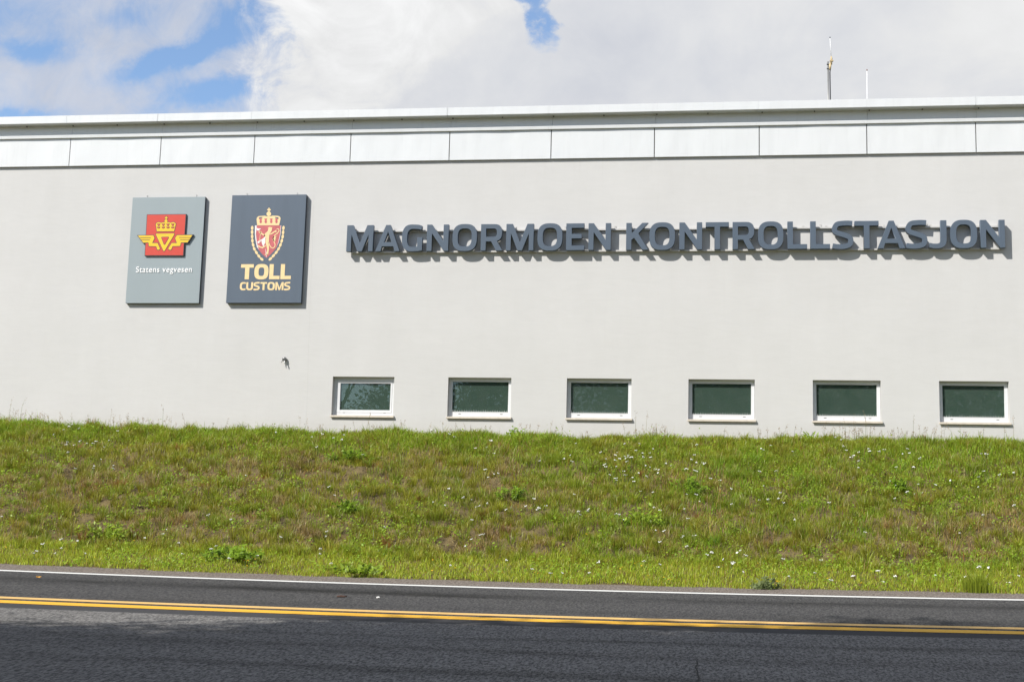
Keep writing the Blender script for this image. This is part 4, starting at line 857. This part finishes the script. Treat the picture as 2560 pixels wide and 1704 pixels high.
for kind, pts, meshes, nm in (('white flat-topped wildflower', WHITE_FLOWERS, UM, 'white_wildflower'), ('small yellow wildflower', YELLOW_FLOWERS, DA, 'yellow_wildflower')):
    for x, y in pts:
        z = float(ground_z(np.array([x]), np.array([y]))[0])
        o = bpy.data.objects.new(nm, fr.choice(meshes)); col.objects.link(o); o.location = (x, y, z)
        s = fr.uniform(.45, .85); o.scale = (s, s, fr.uniform(.85, 1.2)); o.rotation_euler = (fr.uniform(.1, .5), fr.uniform(-.25, .25), fr.uniform(0, 6))
        band = 'on the roadside verge' if y < 21 else 'on the lower bank' if y < 23 else 'on the upper bank' if y < 25.7 else 'at the crest of the bank'
        zn = zone(x)
        tag(o, f'{kind} growing {band} {zn}', 'wildflower', f"{'white' if nm[0] == 'w' else 'yellow'} wildflowers {band} {zn}")

# ------------------------------------------------------------------ litter on the asphalt
def roadz(x, y): return .07*(y-.02*(x+2.5))+float(sag(x))
b = MB()
for p in ((0,0),): pass
pts = [(.075*math.cos(a)*(1+.25*math.cos(5*a)), .055*math.sin(a)*(1+.25*math.cos(5*a)), .012+.02*math.cos(2*a)) for a in np.linspace(0, 2*PI, 21)[:-1]]
ce = b.b.verts.new((0, 0, .006)); vs = [b.b.verts.new(p) for p in pts]
for i in range(20): b.b.faces.new((ce, vs[i], vs[(i+1) % 20]))
o = b.build('fallen_leaf', mat('yellow_leaf', (.75, .36, .03), .6, var=.3, vscale=20)); o.location = (-8.948, 18.007, roadz(-8.948, 18.007)+.004); o.rotation_euler = (.5, .1, .4); o.scale = (.42, .42, .42)
tag(o, 'curled yellow fallen leaf lying on the asphalt near the white edge line', 'leaf')
b = MB(); bmesh.ops.create_icosphere(b.b, subdivisions=2, radius=.028, matrix=Matrix.Diagonal((1.1, .8, .62, 1)))
for v in b.b.verts: v.co *= 1+.18*math.sin(v.co.x*190+v.co.y*130)
o = b.build('pebble', mat('white_stone', (.8, .79, .76), .7, var=.15, vscale=30)); o.location = (-4.065, 16.947, roadz(-4.065, 16.947)+.012); o.scale = (.75, .75, .75); tag(o, 'small white pebble on the far lane of the road', 'stone')
b = MB().tube([(-.10,0,.014),(-.03,.015,.016),(.04,-.005,.014),(.10,.012,.018)], [.012,.016,.014,.008], 7)
o = b.build('stick', mat('brown_bark', (.09, .045, .03), .85, var=.3, vscale=30)); o.location = (-4.512, 16.933, roadz(-4.512, 16.933)); o.scale = (.62, .62, .8); tag(o, 'short dark brown stick lying on the far lane left of the white pebble', 'stick')
# crack across the near lane
b = MB(); P = [(-.190, 12.42), (-.182, 12.2), (-.196, 12.0), (-.176, 11.8), (-.172, 11.6), (-.158, 11.4), (-.166, 11.2), (-.140, 10.95), (-.150, 10.7)]
for (xa, ya), (xb, yb2) in zip(P, P[1:]): b.quad((xa-.006, ya, roadz(xa, ya)+.003), (xa+.006, ya, roadz(xa, ya)+.003), (xb+.008, yb2, roadz(xb, yb2)+.003), (xb-.008, yb2, roadz(xb, yb2)+.003))
tag(b.build('road_crack', mat('crack_filler', (.012, .012, .012), .9)), kind='structure')

# ------------------------------------------------------------------ trees on the camera's side of the road: they shade the near lane and show in the panes
M['bark'] = mat('bark', (.12, .10, .085), .9, var=.4, vscale=5, bump=.6, bscale=20, stretch=(1, 1, .25))
def crown_mesh(seed, r, h, n_cl, per):
    rg = np.random.default_rng(seed); b = Blades()
    u = rg.normal(0, 1, (n_cl, 3)); u /= np.linalg.norm(u, axis=1)[:, None]; rad = rg.random(n_cl)**.45
    ctr = u*rad[:, None]*np.array([r, r, h/2]); ctr[:, :2] *= (1-.35*np.clip(ctr[:, 2:3]/(h/2), -1, 1)); ctr[:, 2] += h/2
    c = np.repeat(ctr, per, 0)+rg.normal(0, .30, (n_cl*per, 3)); n = len(c)
    tone = np.repeat(rg.uniform(.7, 1.25, n_cl), per)[:, None]
    cc = np.array([.060, .105, .026])*tone*(1+rg.normal(0, .2, (n, 1)))
    b.leaf(c, rg.uniform(.13, .24, n), np.stack([rg.normal(0, .7, n), rg.normal(0, .7, n), np.ones(n)], 1), rg.uniform(0, 2*PI, n), np.clip(cc, .01, .5), .6)
    return b.mesh('crown'), ctr
CR = [crown_mesh(s, 2.5, 10, 420, 42) for s in (1, 2, 3)]
def tree(x, y, top, base, spread, var, label):
    z0 = .07*y+float(sag(x))-.05; hcr = top-base; k = spread/2.5
    root = tag(empty('roadside_tree', (x, y, z0)), label, 'tree', "trees on the camera's side of the road")
    me, ctr = CR[var]; rz = (x*7.3) % 6.28
    o = link('crown', me, None if me.materials else M['treeleaf'], root); o.location = (0, 0, base-z0); o.scale = (k, k, hcr/10); o.rotation_euler = (0, 0, rz)
    b = MB(); hb = base-z0; b.tube([(0,0,-.2),(.05,0,hb*.5),(0,.06,hb),(.1,0,hb+hcr*.45),(.05,.1,hb+hcr*.85)], [.22,.17,.14,.09,.02], 10)
    rg = random.Random(int(x*10)); cz, sz = math.cos(rz), math.sin(rz)
    for i in range(26):
        p = ctr[rg.randrange(len(ctr))]; q = Vector(((p[0]*cz-p[1]*sz)*k, (p[0]*sz+p[1]*cz)*k, hb+p[2]*hcr/10)); s = Vector((.05, .03, max(hb*.7, q.z-abs(q.x)-abs(q.y))))
        b.tube([s, (s+q)/2+Vector((0, 0, .2)), q], [.06, .035, .012], 6, False)
    t = b.build('trunk', M['bark'], root); t.location = (0, 0, 0)
TR = [(-22.5, 3.6, 9.4, 7.6, 2.9, 0), (-19.4, 3.3, 9.7, 8.2, 2.7, 1), (-16.6, 3.6, 10.1, 8.6, 2.6, 2), (-14.2, 3.2, 10.6, 8.7, 2.6, 0), (-11.4, 3.5, 13.2, 8.6, 2.6, 1), (-8.6, 3.2, 15.3, 8.2, 2.7, 2), (-6.2, 3.4, 15.2, 6.0, 2.5, 0), (-7.4, 4.4, 14.4, 5, 2.0, 1),
      (-18.0, 5.4, 6.9, .5, 2.4, 2), (-14.6, 5.2, 8.1, .5, 2.5, 1), (-11.6, 5.5, 8.2, .4, 2.4, 0), (-8.6, 5.6, 7.9, .4, 2.2, 2),
      (-3.5, -8.0, 13.0, .6, 2.8, 1), (-.6, -9.6, 13.6, .5, 2.8, 0), (2.2, -8.5, 14.0, .5, 2.9, 2), (5.0, -9.5, 13.0, .6, 2.8, 0), (7.8, -8.4, 13.4, .5, 2.8, 1), (10.8, -9.0, 13.5, .5, 3.0, 1), (14.5, -9.0, 13.0, .6, 3.0, 2)]
for i, (x, y, top, base, sp, v) in enumerate(TR):
    side = 'in the tall row left of the camera' if y > 0 and top > 9 else 'low in front of the tall row left' if y > 0 else 'in the row behind the camera'
    tree(x, y, top, base, sp, v, f'leafy tree {side}, mirrored in the windows')
